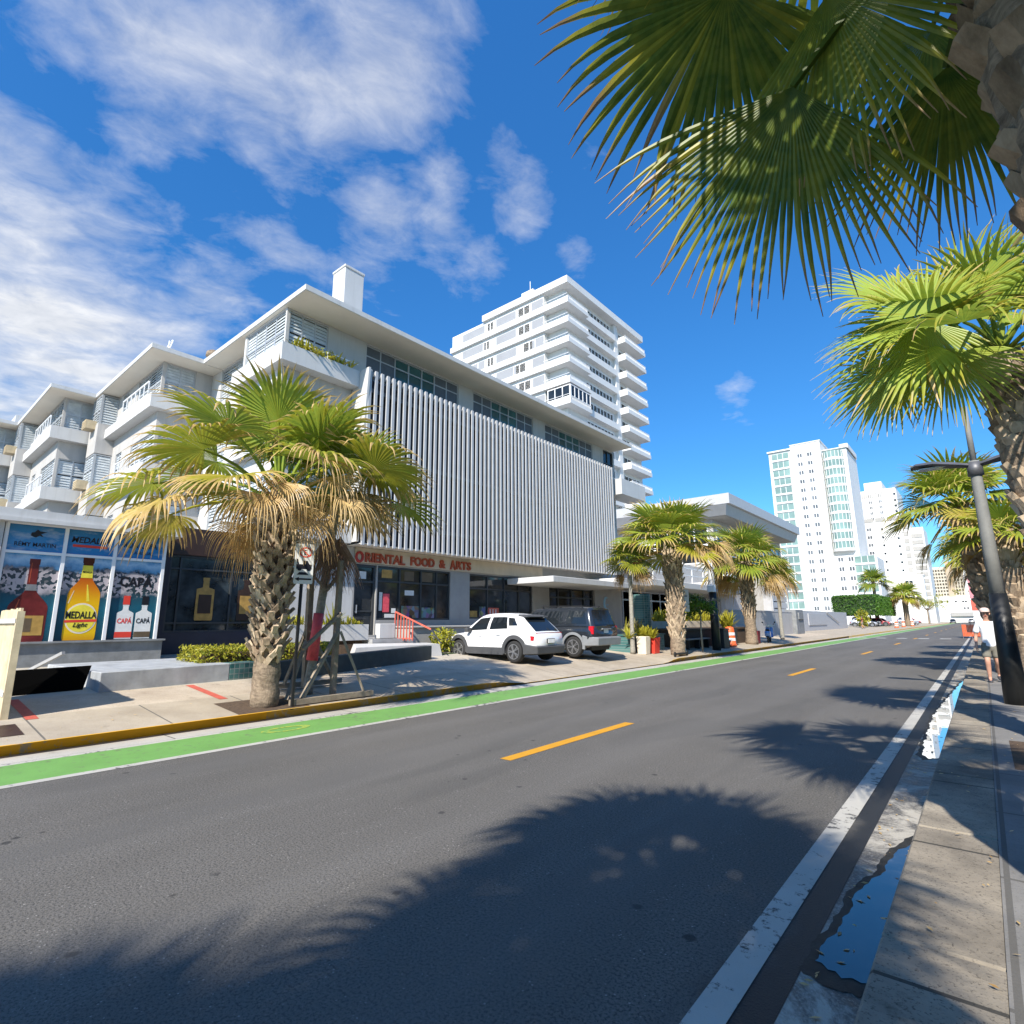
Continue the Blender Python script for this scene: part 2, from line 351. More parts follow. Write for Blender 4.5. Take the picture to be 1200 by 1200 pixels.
# ------------------------------------------------------------------ mesh helpers
class Fr:
    """local wall frame: u to the right seen from outside, v up, w outward"""
    def __init__(s, O, U, W): s.O = V(O); s.U = V(U).normalized(); s.W = V(W).normalized(); s.Z = V((0, 0, 1))
    def P(s, u, v, w=0.): return s.O + s.U*u + s.Z*v + s.W*w
def FX(x): return Fr((x, 0, 0), (0, 1, 0), (1, 0, 0))        # wall facing +X: u = world Y
def FY(y): return Fr((0, y, 0), (1, 0, 0), (0, -1, 0))       # wall facing -Y: u = world X
class MB:
    def __init__(s): s.v = []; s.f = []; s.m = []; s.sm = []; s.at = {}; s.mi = 0; s.smooth = False
    def add(s, vs, fs, **at):
        b = len(s.v); s.v += [tuple(x) for x in vs]
        for f in fs: s.f.append([b+i for i in f]); s.m.append(s.mi); s.sm.append(s.smooth)
        for k, vals in at.items():
            l = s.at.setdefault(k, []); l += [0.]*(b-len(l)); l += list(vals) if hasattr(vals, '__len__') else [vals]*len(vs)
        return b
    def hexa(s, p): # 8 points: bottom 4 ccw, top 4 ccw
        s.add(p, [(3, 2, 1, 0), (4, 5, 6, 7), (0, 1, 5, 4), (1, 2, 6, 5), (2, 3, 7, 6), (3, 0, 4, 7)])
    def box(s, x0, x1, y0, y1, z0, z1):
        s.hexa([(x0, y0, z0), (x1, y0, z0), (x1, y1, z0), (x0, y1, z0), (x0, y0, z1), (x1, y0, z1), (x1, y1, z1), (x0, y1, z1)])
    def lbox(s, F, u0, u1, v0, v1, w0, w1):
        P = F.P
        s.hexa([P(u0, v0, w1), P(u1, v0, w1), P(u1, v0, w0), P(u0, v0, w0), P(u0, v1, w1), P(u1, v1, w1), P(u1, v1, w0), P(u0, v1, w0)])
    def bar(s, a, b, w, h=None, up=(0, 0, 1)):
        a = V(a); b = V(b); h = h or w; d = (b-a).normalized(); up = V(up)
        if abs(d.dot(up)) > .98: up = V((1, 0, 0))
        x = d.cross(up).normalized()*w/2; y = x.cross(d).normalized()*h/2
        s.hexa([a-x-y, a+x-y, b+x-y, b-x-y, a-x+y, a+x+y, b+x+y, b-x+y])
    def tube(s, pts, rs, n=8, caps=True, **at):
        pts = [V(p) for p in pts]
        if not hasattr(rs, '__len__'): rs = [rs]*len(pts)
        vs = []; prev = None
        for i, p in enumerate(pts):
            d = (pts[min(i+1, len(pts)-1)]-pts[max(i-1, 0)]).normalized()
            if prev is None:
                prev = d.orthogonal().normalized()
            x = (prev - d*prev.dot(d)).normalized(); prev = x; y = d.cross(x)
            for k in range(n):
                a = 2*math.pi*k/n; vs.append(p+(x*math.cos(a)+y*math.sin(a))*rs[i])
        fs = []
        for i in range(len(pts)-1):
            for k in range(n): fs.append((i*n+k, i*n+(k+1) % n, (i+1)*n+(k+1) % n, (i+1)*n+k))
        if caps: fs += [tuple(range(n))[::-1], tuple((len(pts)-1)*n+k for k in range(n))]
        s.add(vs, fs, **at)
    def lathe(s, prof, c=(0, 0, 0), n=20, axis='z'):
        vs = []
        for r, h in prof:
            for k in range(n):
                a = 2*math.pi*k/n; q = (r*math.cos(a), r*math.sin(a), h)
                if axis == 'y': q = (q[0], q[2], q[1])
                if axis == 'x': q = (q[2], q[0], q[1])
                vs.append((c[0]+q[0], c[1]+q[1], c[2]+q[2]))
        L = len(prof); fs = []
        for i in range(L-1):
            for k in range(n): fs.append((i*n+k, i*n+(k+1) % n, (i+1)*n+(k+1) % n, (i+1)*n+k))
        fs += [tuple(range(n))[::-1], tuple((L-1)*n+k for k in range(n))]
        s.add(vs, fs)
    def prism(s, F, poly, w0, w1):
        n = len(poly); vs = [F.P(u, v, w0) for u, v in poly]+[F.P(u, v, w1) for u, v in poly]
        s.add(vs, [tuple(range(n))[::-1], tuple(range(n, 2*n))]+[(i, (i+1) % n, n+(i+1) % n, n+i) for i in range(n)])
    def slab(s, pts, z0, z1):
        n = len(pts); vs = [(x, y, z0) for x, y in pts]+[(x, y, z1) for x, y in pts]
        s.add(vs, [tuple(range(n))[::-1], tuple(range(n, 2*n))]+[(i, (i+1) % n, n+(i+1) % n, n+i) for i in range(n)])
    def text(s, F, txt, u, v, size, w0=0., w1=.004, width=None, align='L', bold=0., shear=0.):
        vs, fs, lo, hi = textgeo(txt, bold, shear)
        sx = size if width is None else width/max(1e-6, hi-lo)
        off = {'L': 0, 'C': -(hi-lo)*sx/2, 'R': -(hi-lo)*sx}[align]
        s.add([F.P(u+off+(x-lo)*sx, v+y*size, w0 if z < .5 else w1) for x, y, z in vs], fs)
    def build(s, name, mat, parent=None, local=False, bevel=0., auto=None):
        me = bpy.data.meshes.new(name)
        off = V((0, 0, 0))
        q = parent
        while q is not None and not local: off += q.location; q = q.parent
        me.from_pydata([(x-off.x, y-off.y, z-off.z) for x, y, z in s.v], [], s.f)
        for m in (mat if isinstance(mat, (list, tuple)) else [mat]): me.materials.append(m)
        me.polygons.foreach_set('material_index', s.m)
        me.polygons.foreach_set('use_smooth', s.sm)
        for k, l in s.at.items():
            l = l+[0.]*(len(s.v)-len(l)); a = me.attributes.new(k, 'FLOAT', 'POINT'); a.data.foreach_set('value', l)
        bm = bmesh.new(); bm.from_mesh(me)
        if not s.at: bmesh.ops.recalc_face_normals(bm, faces=bm.faces)
        if bevel: bmesh.ops.bevel(bm, geom=[e for e in bm.edges], offset=bevel, segments=1, affect='EDGES', clamp_overlap=True)
        bm.to_mesh(me); bm.free()
        o = bpy.data.objects.new(name, me); COL.objects.link(o)
        if parent is not None: o.parent = parent
        return o
_tc = {}
def textgeo(txt, bold=0., shear=0.):
    k = (txt, bold, shear)
    if k not in _tc:
        cu = bpy.data.curves.new('lettering', 'FONT'); cu.body = txt; cu.size = 1.; cu.extrude = .5; cu.offset = bold; cu.shear = shear; cu.resolution_u = 3
        o = bpy.data.objects.new('lettering', cu); COL.objects.link(o)
        dg = bpy.context.evaluated_depsgraph_get(); me = bpy.data.meshes.new_from_object(o.evaluated_get(dg))
        vs = [(v.co.x, v.co.y, v.co.z+.5) for v in me.vertices]; fs = [tuple(p.vertices) for p in me.polygons]
        bpy.data.objects.remove(o); bpy.data.curves.remove(cu); bpy.data.meshes.remove(me)
        _tc[k] = (vs, fs, min(v[0] for v in vs), max(v[0] for v in vs))
    return _tc[k]
def tag(o, label, cat, group=None):
    o['label'] = label; o['category'] = cat
    if group: o['group'] = group
    return o
def thing(name, loc, label, cat, group=None, rz=0.):
    o = bpy.data.objects.new(name, None); COL.objects.link(o); o.location = loc; o.rotation_euler = (0, 0, rz); o.empty_display_size = .2
    return tag(o, label, cat, group)
def struct(o, kind='structure'): o['kind'] = kind; return o
def kids(o): return [c for c in bpy.data.objects if c.parent == o]
def copy_tree(o, parent=None):
    c = o.copy(); COL.objects.link(c); c.parent = parent
    for ch in kids(o): copy_tree(ch, c)
    return c
def shift(parent, o, dx, dy, dz):
    c = copy_tree(o, parent); c.location = o.location+V((dx, dy, dz)); return c
def setmat(o, m):
    o.material_slots[0].link = 'OBJECT'; o.material_slots[0].material = m
# walls and windows
def wall_open(mb, F, u0, u1, v0, v1, ops, d=.18):
    us = sorted({u0, u1, *[o[0] for o in ops], *[o[1] for o in ops]}); vs = sorted({v0, v1, *[o[2] for o in ops], *[o[3] for o in ops]})
    us = [u for u in us if u0 <= u <= u1]; vs = [v for v in vs if v0 <= v <= v1]
    for i in range(len(us)-1):
        for j in range(len(vs)-1):
            cu = (us[i]+us[i+1])/2; cv = (vs[j]+vs[j+1])/2
            if any(o[0] < cu < o[1] and o[2] < cv < o[3] for o in ops): continue
            mb.add([F.P(us[i], vs[j]), F.P(us[i+1], vs[j]), F.P(us[i+1], vs[j+1]), F.P(us[i], vs[j+1])], [(0, 1, 2, 3)])
    for a, b, c, e in ops:
        q = [(a, c), (b, c), (b, e), (a, e)]
        for i in range(4):
            p, r = q[i], q[(i+1) % 4]
            mb.add([F.P(*p), F.P(*r), F.P(*r, -d), F.P(*p, -d)], [(0, 1, 2, 3)])
def window(par, F, u0, u1, v0, v1, cols=2, rows=1, w=-.1, fm='alu', pm='glass', louvre=False, t=.05, us=None, vsp=None, rng=random.Random(3), name='window'):
    fr = MB(); d = .06
    us = us or [u0+(u1-u0)*i/cols for i in range(cols+1)]; vs = vsp or [v0+(v1-v0)*i/rows for i in range(rows+1)]
    for i, u in enumerate(us):
        e = 0 if 0 < i < len(us)-1 else (t/2 if i == 0 else -t/2)
        fr.lbox(F, u-t/2+e, u+t/2+e, v0, v1, w-d, w+.03)
    for j, v in enumerate(vs):
        e = 0 if 0 < j < len(vs)-1 else (t/2 if j == 0 else -t/2)
        fr.lbox(F, u0+t, u1-t, v-t/2+e, v+t/2+e, w-d+.003, w+.027)
    fo = fr.build(name, M[fm], par)
    p = MB()
    p.lbox(F, u0+.01, u1-.01, v0+.01, v1-.01, w-.05, w-.03)
    if louvre:
        p2 = MB(); h = .125
        for i in range(len(us)-1):
            for j in range(len(vs)-1):
                a = us[i]+t*.5; b = us[i+1]-t*.5; v = vs[j]+t*.5; top = vs[j+1]-t*.5
                op = rng.choice([.014, .018, .024, .034])
                while v+h*.6 < top:
                    P = F.P; hh = min(h*1.06, top-v)
                    p2.hexa([P(a, v, w+op), P(b, v, w+op), P(b, v, w+op-.012), P(a, v, w+op-.012), P(a, v+hh, w-.012), P(b, v+hh, w-.012), P(b, v+hh, w-.024), P(a, v+hh, w-.024)])
                    v += h
        p2.build('louvre_blades', M['louvre'], fo)
    p.build('pane', M[pm], fo)
    return fo
# ------------------------------------------------------------------ palms
def petiole(mb, p0, p1, sag=.12, r0=.03, r1=.016, dry=0., tone=.5):
    p0 = V(p0); p1 = V(p1); L = (p1-p0).length; pts = []
    for i in range(6):
        t = i/5; pts.append(p0.lerp(p1, t)+V((0, 0, sag*L*4*t*(1-t))))
    mb.tube(pts, [r0+(r1-r0)*i/5 for i in range(6)], 5, dry=dry, tone=tone)
def blade(mb, B, t, n, R, rng, nseg=34, spread=2.2, droop=.5, dry=0., tip=.5, tone=.5, cup=.18, join=.48, steps=7, split=.0):
    B = V(B); t = V(t).normalized(); n = V(n); n = (n-t*n.dot(t)).normalized(); s = n.cross(t).normalized()
    da = 2*spread/nseg
    lv = tone+rng.uniform(-.15, .15)
    for i in range(nseg):
        a = -spread+da*(i+.5)
        ca, sa = math.cos(a), math.sin(a)
        d = (t*ca+s*sa+n*cup*abs(math.sin(a*.75))).normalized()
        wd = (s*ca-t*sa).normalized()
        L = R*(.74+.26*math.cos(a*.55))*rng.uniform(.9, 1.06)
        p = B.copy(); vs = []; dr = []; tn = []; fs = []
        dj = droop*rng.uniform(.75, 1.3)+(rng.uniform(.2, .9) if rng.random() < .25+.3*dry else 0)
        bend = rng.uniform(-.25, .25)*(1+dry)
        segdry = max(0, rng.gauss(0, .13)) + (.5 if rng.random() < .05 else 0)
        wj = 2*L*join*math.tan(da/2)*1.03
        for k in range(steps+1):
            u = k/steps
            if u <= join: w = 2*L*u*math.tan(da/2)*1.03
            else: w = max(.004, wj*(1-((u-join)/(1-join))**1.3)*(1-.25*dry))
            nn = wd.cross(d); nn = nn if nn.dot(n) > 0 else -nn
            vs += [p-wd*w*.5, p+nn*w*(.16+.3*dry), p+wd*w*.5]
            q = min(1., dry+segdry*u+tip*max(0, (u-.6)/.4)**1.5)
            dr += [q]*3; tn += [lv+rng.uniform(-.05, .05)+(.12 if i % 2 else -.05)]*3
            if k < steps:
                f = u**1.4*dj*1.0/steps*2.2 if u <= join else (.35+u)*dj/steps*2.4
                d = (d+V((0, 0, -1))*f+wd*(bend*.25 if u > join else 0)).normalized()
                p = p+d*(L/steps)
                b = k*3
                fs += [(b, b+1, b+4, b+3), (b+1, b+2, b+5, b+4)]
        mb.add(vs, fs, dry=dr, tone=tn)
def leaf(mb, hub, az, el, pl, R, rng, droop=.5, dry=0., roll=0., **kw):
    d = V((math.cos(az)*math.cos(el), math.sin(az)*math.cos(el), math.sin(el)))
    p1 = V(hub)+d*pl+V((0, 0, -.10*pl))
    petiole(mb, hub, p1, .1, .034*R, .016*R, dry*.8, kw.get('tone', .5))
    t = (d+V((0, 0, -.28-.25*droop))).normalized()
    n = V((-math.cos(az)*math.sin(el), -math.sin(az)*math.sin(el), math.cos(el)))
    n = (n+V((rng.uniform(-.3, .3), rng.uniform(-.3, .3), 0))).normalized()
    blade(mb, p1, t, n, R, rng, droop=droop, dry=dry, **kw)
def boot_lattice(mb, c, z0, z1, r, rng, dz=.055, w=.30, h=.36, out=.16, stub=.16, th=.045):
    """criss-cross split leaf bases: two straps meeting in a cut stub"""
    z = z0; k = 0
    while z < z1:
        a = k*2.39996; k += 1
        rr = r(z); o = out*rng.uniform(.7, 1.3); hh = h*rng.uniform(.85, 1.15)
        def P(an, rad, zz): return V((c[0]+math.cos(an)*rad, c[1]+math.sin(an)*rad, zz))
        wa = w/2/rr*rng.uniform(.85, 1.15)
        ap = P(a, rr+o, z+hh)
        tn = rng.uniform(.05, .75); b0 = len(mb.v)
        for sg in (-1, 1):
            q0 = P(a+sg*wa, rr-.02, z); q1 = P(a+sg*wa*.5, rr+o*.5, z+hh*.5)
            mb.bar(q0, q1, .10, th, up=P(a+sg*wa, 1, 0)-P(a, 0, 0)); mb.bar(q1, ap, .09, th, up=P(a, 1, 0)-P(a, 0, 0))
        e = ap+(P(a, 1, 0)-P(a, 0, 0))*stub*rng.uniform(.5, 1.1)*.8+V((0, 0, stub*rng.uniform(.5, 1.2)))
        mb.bar(ap-V((0, 0, .03)), e, .085*rng.uniform(.8, 1.3), th*1.1, up=P(a, 1, 0)-P(a, 0, 0))
        l = mb.at.setdefault('tone', []); l += [0.]*(b0-len(l)); l += [tn]*(len(mb.v)-b0)
        z += dz
def boot_scales(mb, c, z0, z1, r, rng, dz=.05, w=.24, h=.30, tilt=.45, th=.06):
    """broad overlapping cut leaf bases"""
    z = z0; k = 0
    while z < z1:
        a = k*2.39996+rng.uniform(-.1, .1); k += 1
        rr = r(z); hh = h*rng.uniform(.7, 1.25); ww = w*rng.uniform(.8, 1.2); tl = tilt*rng.uniform(.6, 1.4)
        rad = V((math.cos(a), math.sin(a), 0)); tan = V((-math.sin(a), math.cos(a), 0))
        ax = (V((0, 0, 1))*math.cos(tl)+rad*math.sin(tl)+tan*rng.uniform(-.15, .15)).normalized(); nr = tan.cross(ax)
        nr = nr if nr.dot(rad) > 0 else -nr
        b = V((c[0], c[1], z))+rad*(rr-.06); e = b+ax*hh; m_ = b+ax*hh*.55
        tn = rng.uniform(.0, .7); b0 = len(mb.v)
        rings = []
        for q, wf, tf in ((b, .62, 1.1), (m_, .56, 1.), (e, rng.uniform(.36, .5), .8)):
            cut = tan*0+ax*(rng.uniform(-.03, .03))
            rings.append([q-tan*ww*wf-nr*th*.2, q-tan*ww*wf*.5+nr*th*tf*.75, q+tan*ww*wf*.5+nr*th*tf*.75+cut, q+tan*ww*wf-nr*th*.2+cut, q-nr*th*.8])
        vs = sum(rings, []); fs = []
        for i in (0, 5):
            for j in range(5): fs.append((i+j, i+(j+1) % 5, i+5+(j+1) % 5, i+5+j))
        fs += [(4, 3, 2, 1, 0), (10, 11, 12, 13, 14)]
        mb.add(vs, fs, tone=tn)
        z += dz
def trunk_col(mb, pts, rs, rng, n=18, amp=.03):
    """rough column along pts"""
    P = []
    b = len(mb.v); mb.smooth = True; mb.tube(pts, rs, n, True, tone=.2); mb.smooth = False
    for i in range(b, len(mb.v)):
        x, y, z = mb.v[i]; k = rng.uniform(-amp, amp); mb.v[i] = (x+k, y+rng.uniform(-amp, amp), z)
def palm(name, base, hub, label, group, seed, dead_el=(-.85, -.25), dead_pl=(.7, 1.05), dead_droop=(1.0, 1.7), plt=(.65, .45), nleaf=26, R=1.05, pl=1.0, r0=.26, r1=.20, boots='lattice', bz=(1., 9), ndead=8, nseg=30, deadR=None, mat='frond', shared=None, elmin=-.35, lean=None, category='palm tree', bark='bark', bootscale=1., droop=(.35, .75), bloom=None, dryk=1., bootm='boot', join=.48):
    rng = random.Random(seed); base = V(base); hub = V(hub)
    root = thing(name, base, label, category, group)
    T = MB()
    n = 34; pts = []; rs = []
    for i in range(n):
        t = i/(n-1); p = base.lerp(hub, t); p.z = base.z+(hub.z-base.z)*t
        pts.append(p); fl = .10*max(0, 1-t*5)
        rs.append(r0+(r1-r0)*t+fl*r0*2+(rng.uniform(-.018, .018) if bark == 'bark' else 0))
    pts[0].z -= .05
    trunk_col(T, pts, rs, rng, 18, .018 if bark == 'bark' else .004)
    def rad(z):
        t = (z-base.z)/(hub.z-base.z); return (r0+(r1-r0)*t)*.97
    tr = T.build('trunk', M[bark], root)
    if boots:
        Bm = MB(); z0 = base.z+bz[0]; z1 = min(hub.z-.05, base.z+bz[1])
        if boots == 'lattice': boot_lattice(Bm, (hub.x, hub.y), z0, z1, rad, rng, .022, .27*bootscale, .25*bootscale, .10*bootscale, .10*bootscale, .045)
        elif boots == 'flat': boot_lattice(Bm, (hub.x, hub.y), z0, z1, rad, rng, .045, .34*bootscale, .46*bootscale, .09*bootscale, .10*bootscale, .05)
        else: boot_scales(Bm, (hub.x, hub.y), z0, z1, rad, rng, .026*bootscale, .22*bootscale, .28*bootscale)
        # follow a slight lean
        for i, (x, y, z) in enumerate(Bm.v):
            t = (z-base.z)/(hub.z-base.z)-1; Bm.v[i] = (x+(hub.x-base.x)*t, y+(hub.y-base.y)*t, z)
        Bm.build('boots', M[bootm], root)
    C = MB()
    for i in range(nleaf):
        t = (i+.5)/nleaf; az = i*2.39996+rng.uniform(-.25, .25)
        el = 1.45-(1.45-elmin)*t**(.85 if plt[0] < .8 else 1.15)+rng.uniform(-.12, .12)
        dy = max(0, (t-.6)/.4)**2*.38*dryk*rng.uniform(.2, 1.3)
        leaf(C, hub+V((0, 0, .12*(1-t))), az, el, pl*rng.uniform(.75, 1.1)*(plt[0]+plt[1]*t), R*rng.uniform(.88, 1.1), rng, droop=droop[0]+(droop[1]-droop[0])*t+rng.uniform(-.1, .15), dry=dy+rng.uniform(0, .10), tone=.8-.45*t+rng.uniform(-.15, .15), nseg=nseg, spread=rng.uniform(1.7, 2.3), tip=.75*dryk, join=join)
    if bloom: bloom(C, hub, rng)
    C.build('crown', M[mat], root)
    if ndead:
        D = MB()
        for i in range(ndead):
            az = i*2.39996*1.3+rng.uniform(-.4, .4)
            el = rng.uniform(*dead_el)
            leaf(D, hub+V((0, 0, -.12)), az, el, pl*rng.uniform(*dead_pl), (deadR or R)*rng.uniform(.75, 1.05), rng, droop=rng.uniform(*dead_droop), dry=rng.uniform(.65, 1.), tone=rng.uniform(.3, .8), nseg=24, spread=rng.uniform(.9, 1.5), tip=.3, cup=.4, join=.35)
        D.build('dead_fronds', M[mat], root)
    return root
# bushes
def leaf_cards(mb, n, sampler, size, rng, dry=(0, .2), upb=.4):
    for i in range(n):
        p = V(sampler(rng)); a = rng.uniform(0, 6.283)
        nr = V((rng.gauss(0, 1), rng.gauss(0, 1), rng.gauss(upb, 1))).normalized(); x = nr.orthogonal().normalized()
        x = (x*math.cos(a)+nr.cross(x)*math.sin(a)); y = nr.cross(x); s = size*rng.uniform(.6, 1.3)
        d = rng.uniform(*dry); t = rng.uniform(0, 1)
        mb.add([p-x*s, p+y*s*.38+nr*s*.1, p+x*s, p-y*s*.38+nr*s*.1], [(0, 1, 2, 3)], dry=d, tone=t)
def ellip(c, r, shell=.55):
    def f(rng):
        d = V((rng.gauss(0, 1), rng.gauss(0, 1), rng.gauss(0, 1))).normalized(); k = rng.uniform(shell, 1)
        return (c[0]+d.x*r[0]*k, c[1]+d.y*r[1]*k, c[2]+d.z*r[2]*k)
    return f
def boxs(x0, x1, y0, y1, z0, z1, depth=.1):
    def f(rng):
        while True:
            p = (rng.uniform(x0, x1), rng.uniform(y0, y1), rng.uniform(z0, z1))
            if min(p[0]-x0, x1-p[0], p[1]-y0, y1-p[1], z1-p[2]) < depth: break
        return tuple(c+rng.gauss(0, .02) for c in p)
    return f
def sprays(mb, c, n, L, rng, spread=.9, w=.045, dry=(0, .2), tone=(.3, 1)):
    """strap-leaved plant"""
    c = V(c)
    for i in range(n):
        a = rng.uniform(0, 6.283); el = rng.uniform(1.5-spread, 1.5); d = V((math.cos(a)*math.cos(el), math.sin(a)*math.cos(el), math.sin(el)))
        s = d.cross(V((0, 0, 1))).normalized(); l = L*rng.uniform(.6, 1.1); p = c+V((rng.gauss(0, .04), rng.gauss(0, .04), 0)); vs = []; fs = []
        for k in range(5):
            u = k/4; ww = w*math.sin(math.pi*min(.97, .12+u*.86)); vs += [p-s*ww, p+s*ww]
            if k < 4: fs.append((k*2, k*2+1, k*2+3, k*2+2))
            d = (d+V((0, 0, -.22*u))).normalized(); p = p+d*l/4
        mb.add(vs, fs, dry=rng.uniform(*dry), tone=rng.uniform(*tone))
# ------------------------------------------------------------------ ground
def sheet(name, x0, x1, y0, y1, z, mat, nx=1, ny=1, zf=None, kind='structure'):
    mb = MB(); vs = []; fs = []
    for j in range(ny+1):
        for i in range(nx+1):
            x = x0+(x1-x0)*i/nx; y = y0+(y1-y0)*j/ny; vs.append((x, y, z if zf is None else zf(x, y)))
    for j in range(ny):
        for i in range(nx):
            a = j*(nx+1)+i; fs.append((a, a+1, a+nx+2, a+nx+1))
    mb.add(vs, fs); o = mb.build(name, mat); o['kind'] = kind; return o
def sm(a, b, x): t = max(0, min(1, (x-a)/(b-a))); return t*t*(3-2*t)
def zl(x, y):
    b = .15+.085*(-9.65-x)
    dr = sm(10.6, 12.2, y)*(1-sm(20.6, 22.0, y))
    return b-dr*.125*(1-sm(0, 1.8, -9.65-x))
sheet('ground', -2500, 2500, -600, 3500, -.08, M['earth'])
sheet('road', -9.3, -.89, -40, 420, 0, M['asphalt'])
sheet('gutter', -9.86, -9.3, -40, 330, .0, M['gutterL'])
sheet('pavement', -11.3, -9.68, -30, 60, 0, M['walk'], 4, 180, zl)
sheet('pavement_band', -12.75, -11.3, -30, 60, 0, M['cobble'], 3, 180, zl)
sheet('forecourt', -17.6, -12.75, -30, 60, 0, M['forecourt'], 4, 180, zl)
sheet('far_pavement', -19, -9.68, 60, 330, .3, M['walk'], 2, 2, lambda x, y: .15+.03*(-9.65-x))
kb = MB(); ys = [-30+.5*i for i in range(181)]
vs = []; fs = []
for y in ys:
    h = zl(-9.68, y)+.003; rg = random.Random(int(y*7)).uniform(-.006, .006)
    vs += [(-9.86+rg, y, -.02), (-9.86+rg, y, h-.025), (-9.835+rg, y, h), (-9.66, y, h)]
for i in range(len(ys)-1):
    for k in range(3): a = i*4+k; fs.append((a, a+1, a+5, a+4))
kb.add(vs, fs)
# painted kerb north and south of the driveway, faded along it
def kerb(name, y0, y1, mat):
    k = MB(); vs = []; fs = []; yy = [y for y in ys if y0 <= y <= y1]
    for y in yy:
        h = zl(-9.68, y)+.003; rg = random.Random(int(y*7)).uniform(-.006, .006)
        vs += [(-9.86+rg, y, -.02), (-9.86+rg, y, h-.025), (-9.835+rg, y, h), (-9.66, y, h)]
    for i in range(len(yy)-1):
        for q in range(3): a = i*4+q; fs.append((a, a+1, a+5, a+4))
    k.add(vs, fs); return struct(k.build(name, mat))
kerb('yellow_kerb', -30, 5, M['kerbyellow']); kerb('faded_kerb', 5, 60, M['kerbgrey'])
k = MB(); k.box(-9.86, -9.66, 60, 330, -.02, .155); struct(k.build('far_kerb', M['kerbgrey']))
for x0, x1, n, m in ((-8.08, -7.94, 'cycle_lane_line', 'linewhite'), (-9.27, -9.16, 'cycle_lane_edge_line', 'linewhite'), (-9.16, -8.08, 'cycle_lane', 'lanegreen')):
    sheet(n, x0, x1, -40, 330, .004, M[m])
sheet('edge_line', -1.19, -1.04, -40, 330, .004, M['linewhite'])
for i in range(-1, 18):
    y = 5.42+13.15*i
    sheet('centre_dash', -4.77, -4.60, y, y+3.15, .004, M['lineyellow'])
for x in (-9.05, -7.55, -6.05, -4.5, -3.0):
    sheet('crossing_block', x, x+.75, 59.0, 60.6, .005, M['linewhite'])
for y in (4.75, 40.):
    mb = MB(); vs = []; n = 28
    for i in range(n):
        a = i*2*math.pi/n; vs += [(-8.70+.20*math.cos(a), y+.40*math.sin(a), .008), (-8.70+.13*math.cos(a), y+.27*math.sin(a), .008)]
    mb.add(vs, [(2*i, 2*((i+1) % n), 2*((i+1) % n)+1, 2*i+1) for i in range(n)]); struct(mb.build('cycle_lane_symbol', M['lanesym']))
# right-hand side: gutter, kerb, pavement, puddles
sheet('gutter', -.888, -.602, -40, 330, .0, M['gutterR'], 1, 1)
k = MB()
for i in range(70):
    y = -12+1.95*i; e = random.Random(i).uniform(-.008, .008)
    k.box(-.60+e, -.115, y+.006, y+1.944, -.03, .095+e*.5)
struct(k.build('stone_kerb', M['kerbR'], bevel=.014))
sheet('pavement', -.125, 3.3, -30, 330, .10, M['walkR'])
def puddle(pts, z):
    rng = random.Random(4); out = []
    for i in range(len(pts)):
        a = V(pts[i]+(0,)); b = V(pts[(i+1) % len(pts)]+(0,)); L = (b-a).length
        for k in range(max(1, int(L/.03))):
            q = a.lerp(b, k/max(1, int(L/.03))); j = .016 if q.x < -.63 else .002; w_ = math.sin(q.y*7)*.7+math.sin(q.y*19+1)*.5+math.sin(q.y*47)*.25
            out.append((q.x+j*w_+rng.uniform(-.15, .15)*j, q.y+j*math.sin(q.x*90)*.8, z))
    mb = MB(); mb.add(out, [tuple(range(len(out)))]); return mb
PUD1 = [(-.845, 3.32), (-.72, 3.25), (-.61, 3.28), (-.608, 3.8), (-.608, 4.6), (-.607, 5.7), (-.64, 5.3), (-.72, 4.95), (-.745, 4.6), (-.80, 4.3), (-.82, 3.9), (-.84, 3.6)]
PUD2 = [(-.82, 9.4), (-.80, 8.9), (-.72, 8.6), (-.62, 8.7), (-.607, 9.4), (-.606, 12.6), (-.606, 19.6), (-.66, 19.2), (-.74, 16.8), (-.83, 14.2), (-.88, 12.4), (-.86, 11.2), (-.84, 10.2)]
WET = lambda P_: [(x-(.045 if x < -.63 else 0), y+(.09 if y > 6 and x > -.7 or (y > 5 and y < 6) else (-.12 if i < 3 else 0))) for i, (x, y) in enumerate(P_)]
struct(puddle(WET(PUD1), .003).build('wet_patch', M['wet'])); struct(puddle(WET(PUD2), .004).build('wet_patch', M['wet']))
struct(puddle(PUD1, .006).build('puddle', M['water']), 'structure'); struct(puddle(PUD2, .0075).build('puddle', M['water']), 'structure')
for x0, x1, y0, y1 in ((.05, 1.5, 8.1, 9.9), (.05, 1.5, 2.3, 3.9)):
    sheet('tree_pit', x0, x1, y0, y1, .104, M['soil'])
mb = MB(); mb.add([(x, y, zl(x, y)+.004) for x, y in ((-10.75, 4.45), (-9.72, 4.45), (-9.72, 5.75), (-10.75, 5.75))], [(0, 1, 2, 3)]); struct(mb.build('tree_pit', M['soil']))
for y in (1.93, 4.68):
    mb = MB(); mb.add([(x, y+e, zl(x, y)+.005) for x, e in ((-12.72, 0), (-11.05, 0), (-11.05, .15), (-12.72, .15))], [(0, 1, 2, 3)]); struct(mb.build('red_pavement_stripe', M['redpaint']))
mb = MB(); mb.add([(x, y, zl(x, y)+.006) for x, y in ((-10.85, 1.25), (-10.15, 1.25), (-10.15, 1.78), (-10.85, 1.78))], [(0, 1, 2, 3)]); struct(mb.build('manhole_cover', M['darkbrown']))
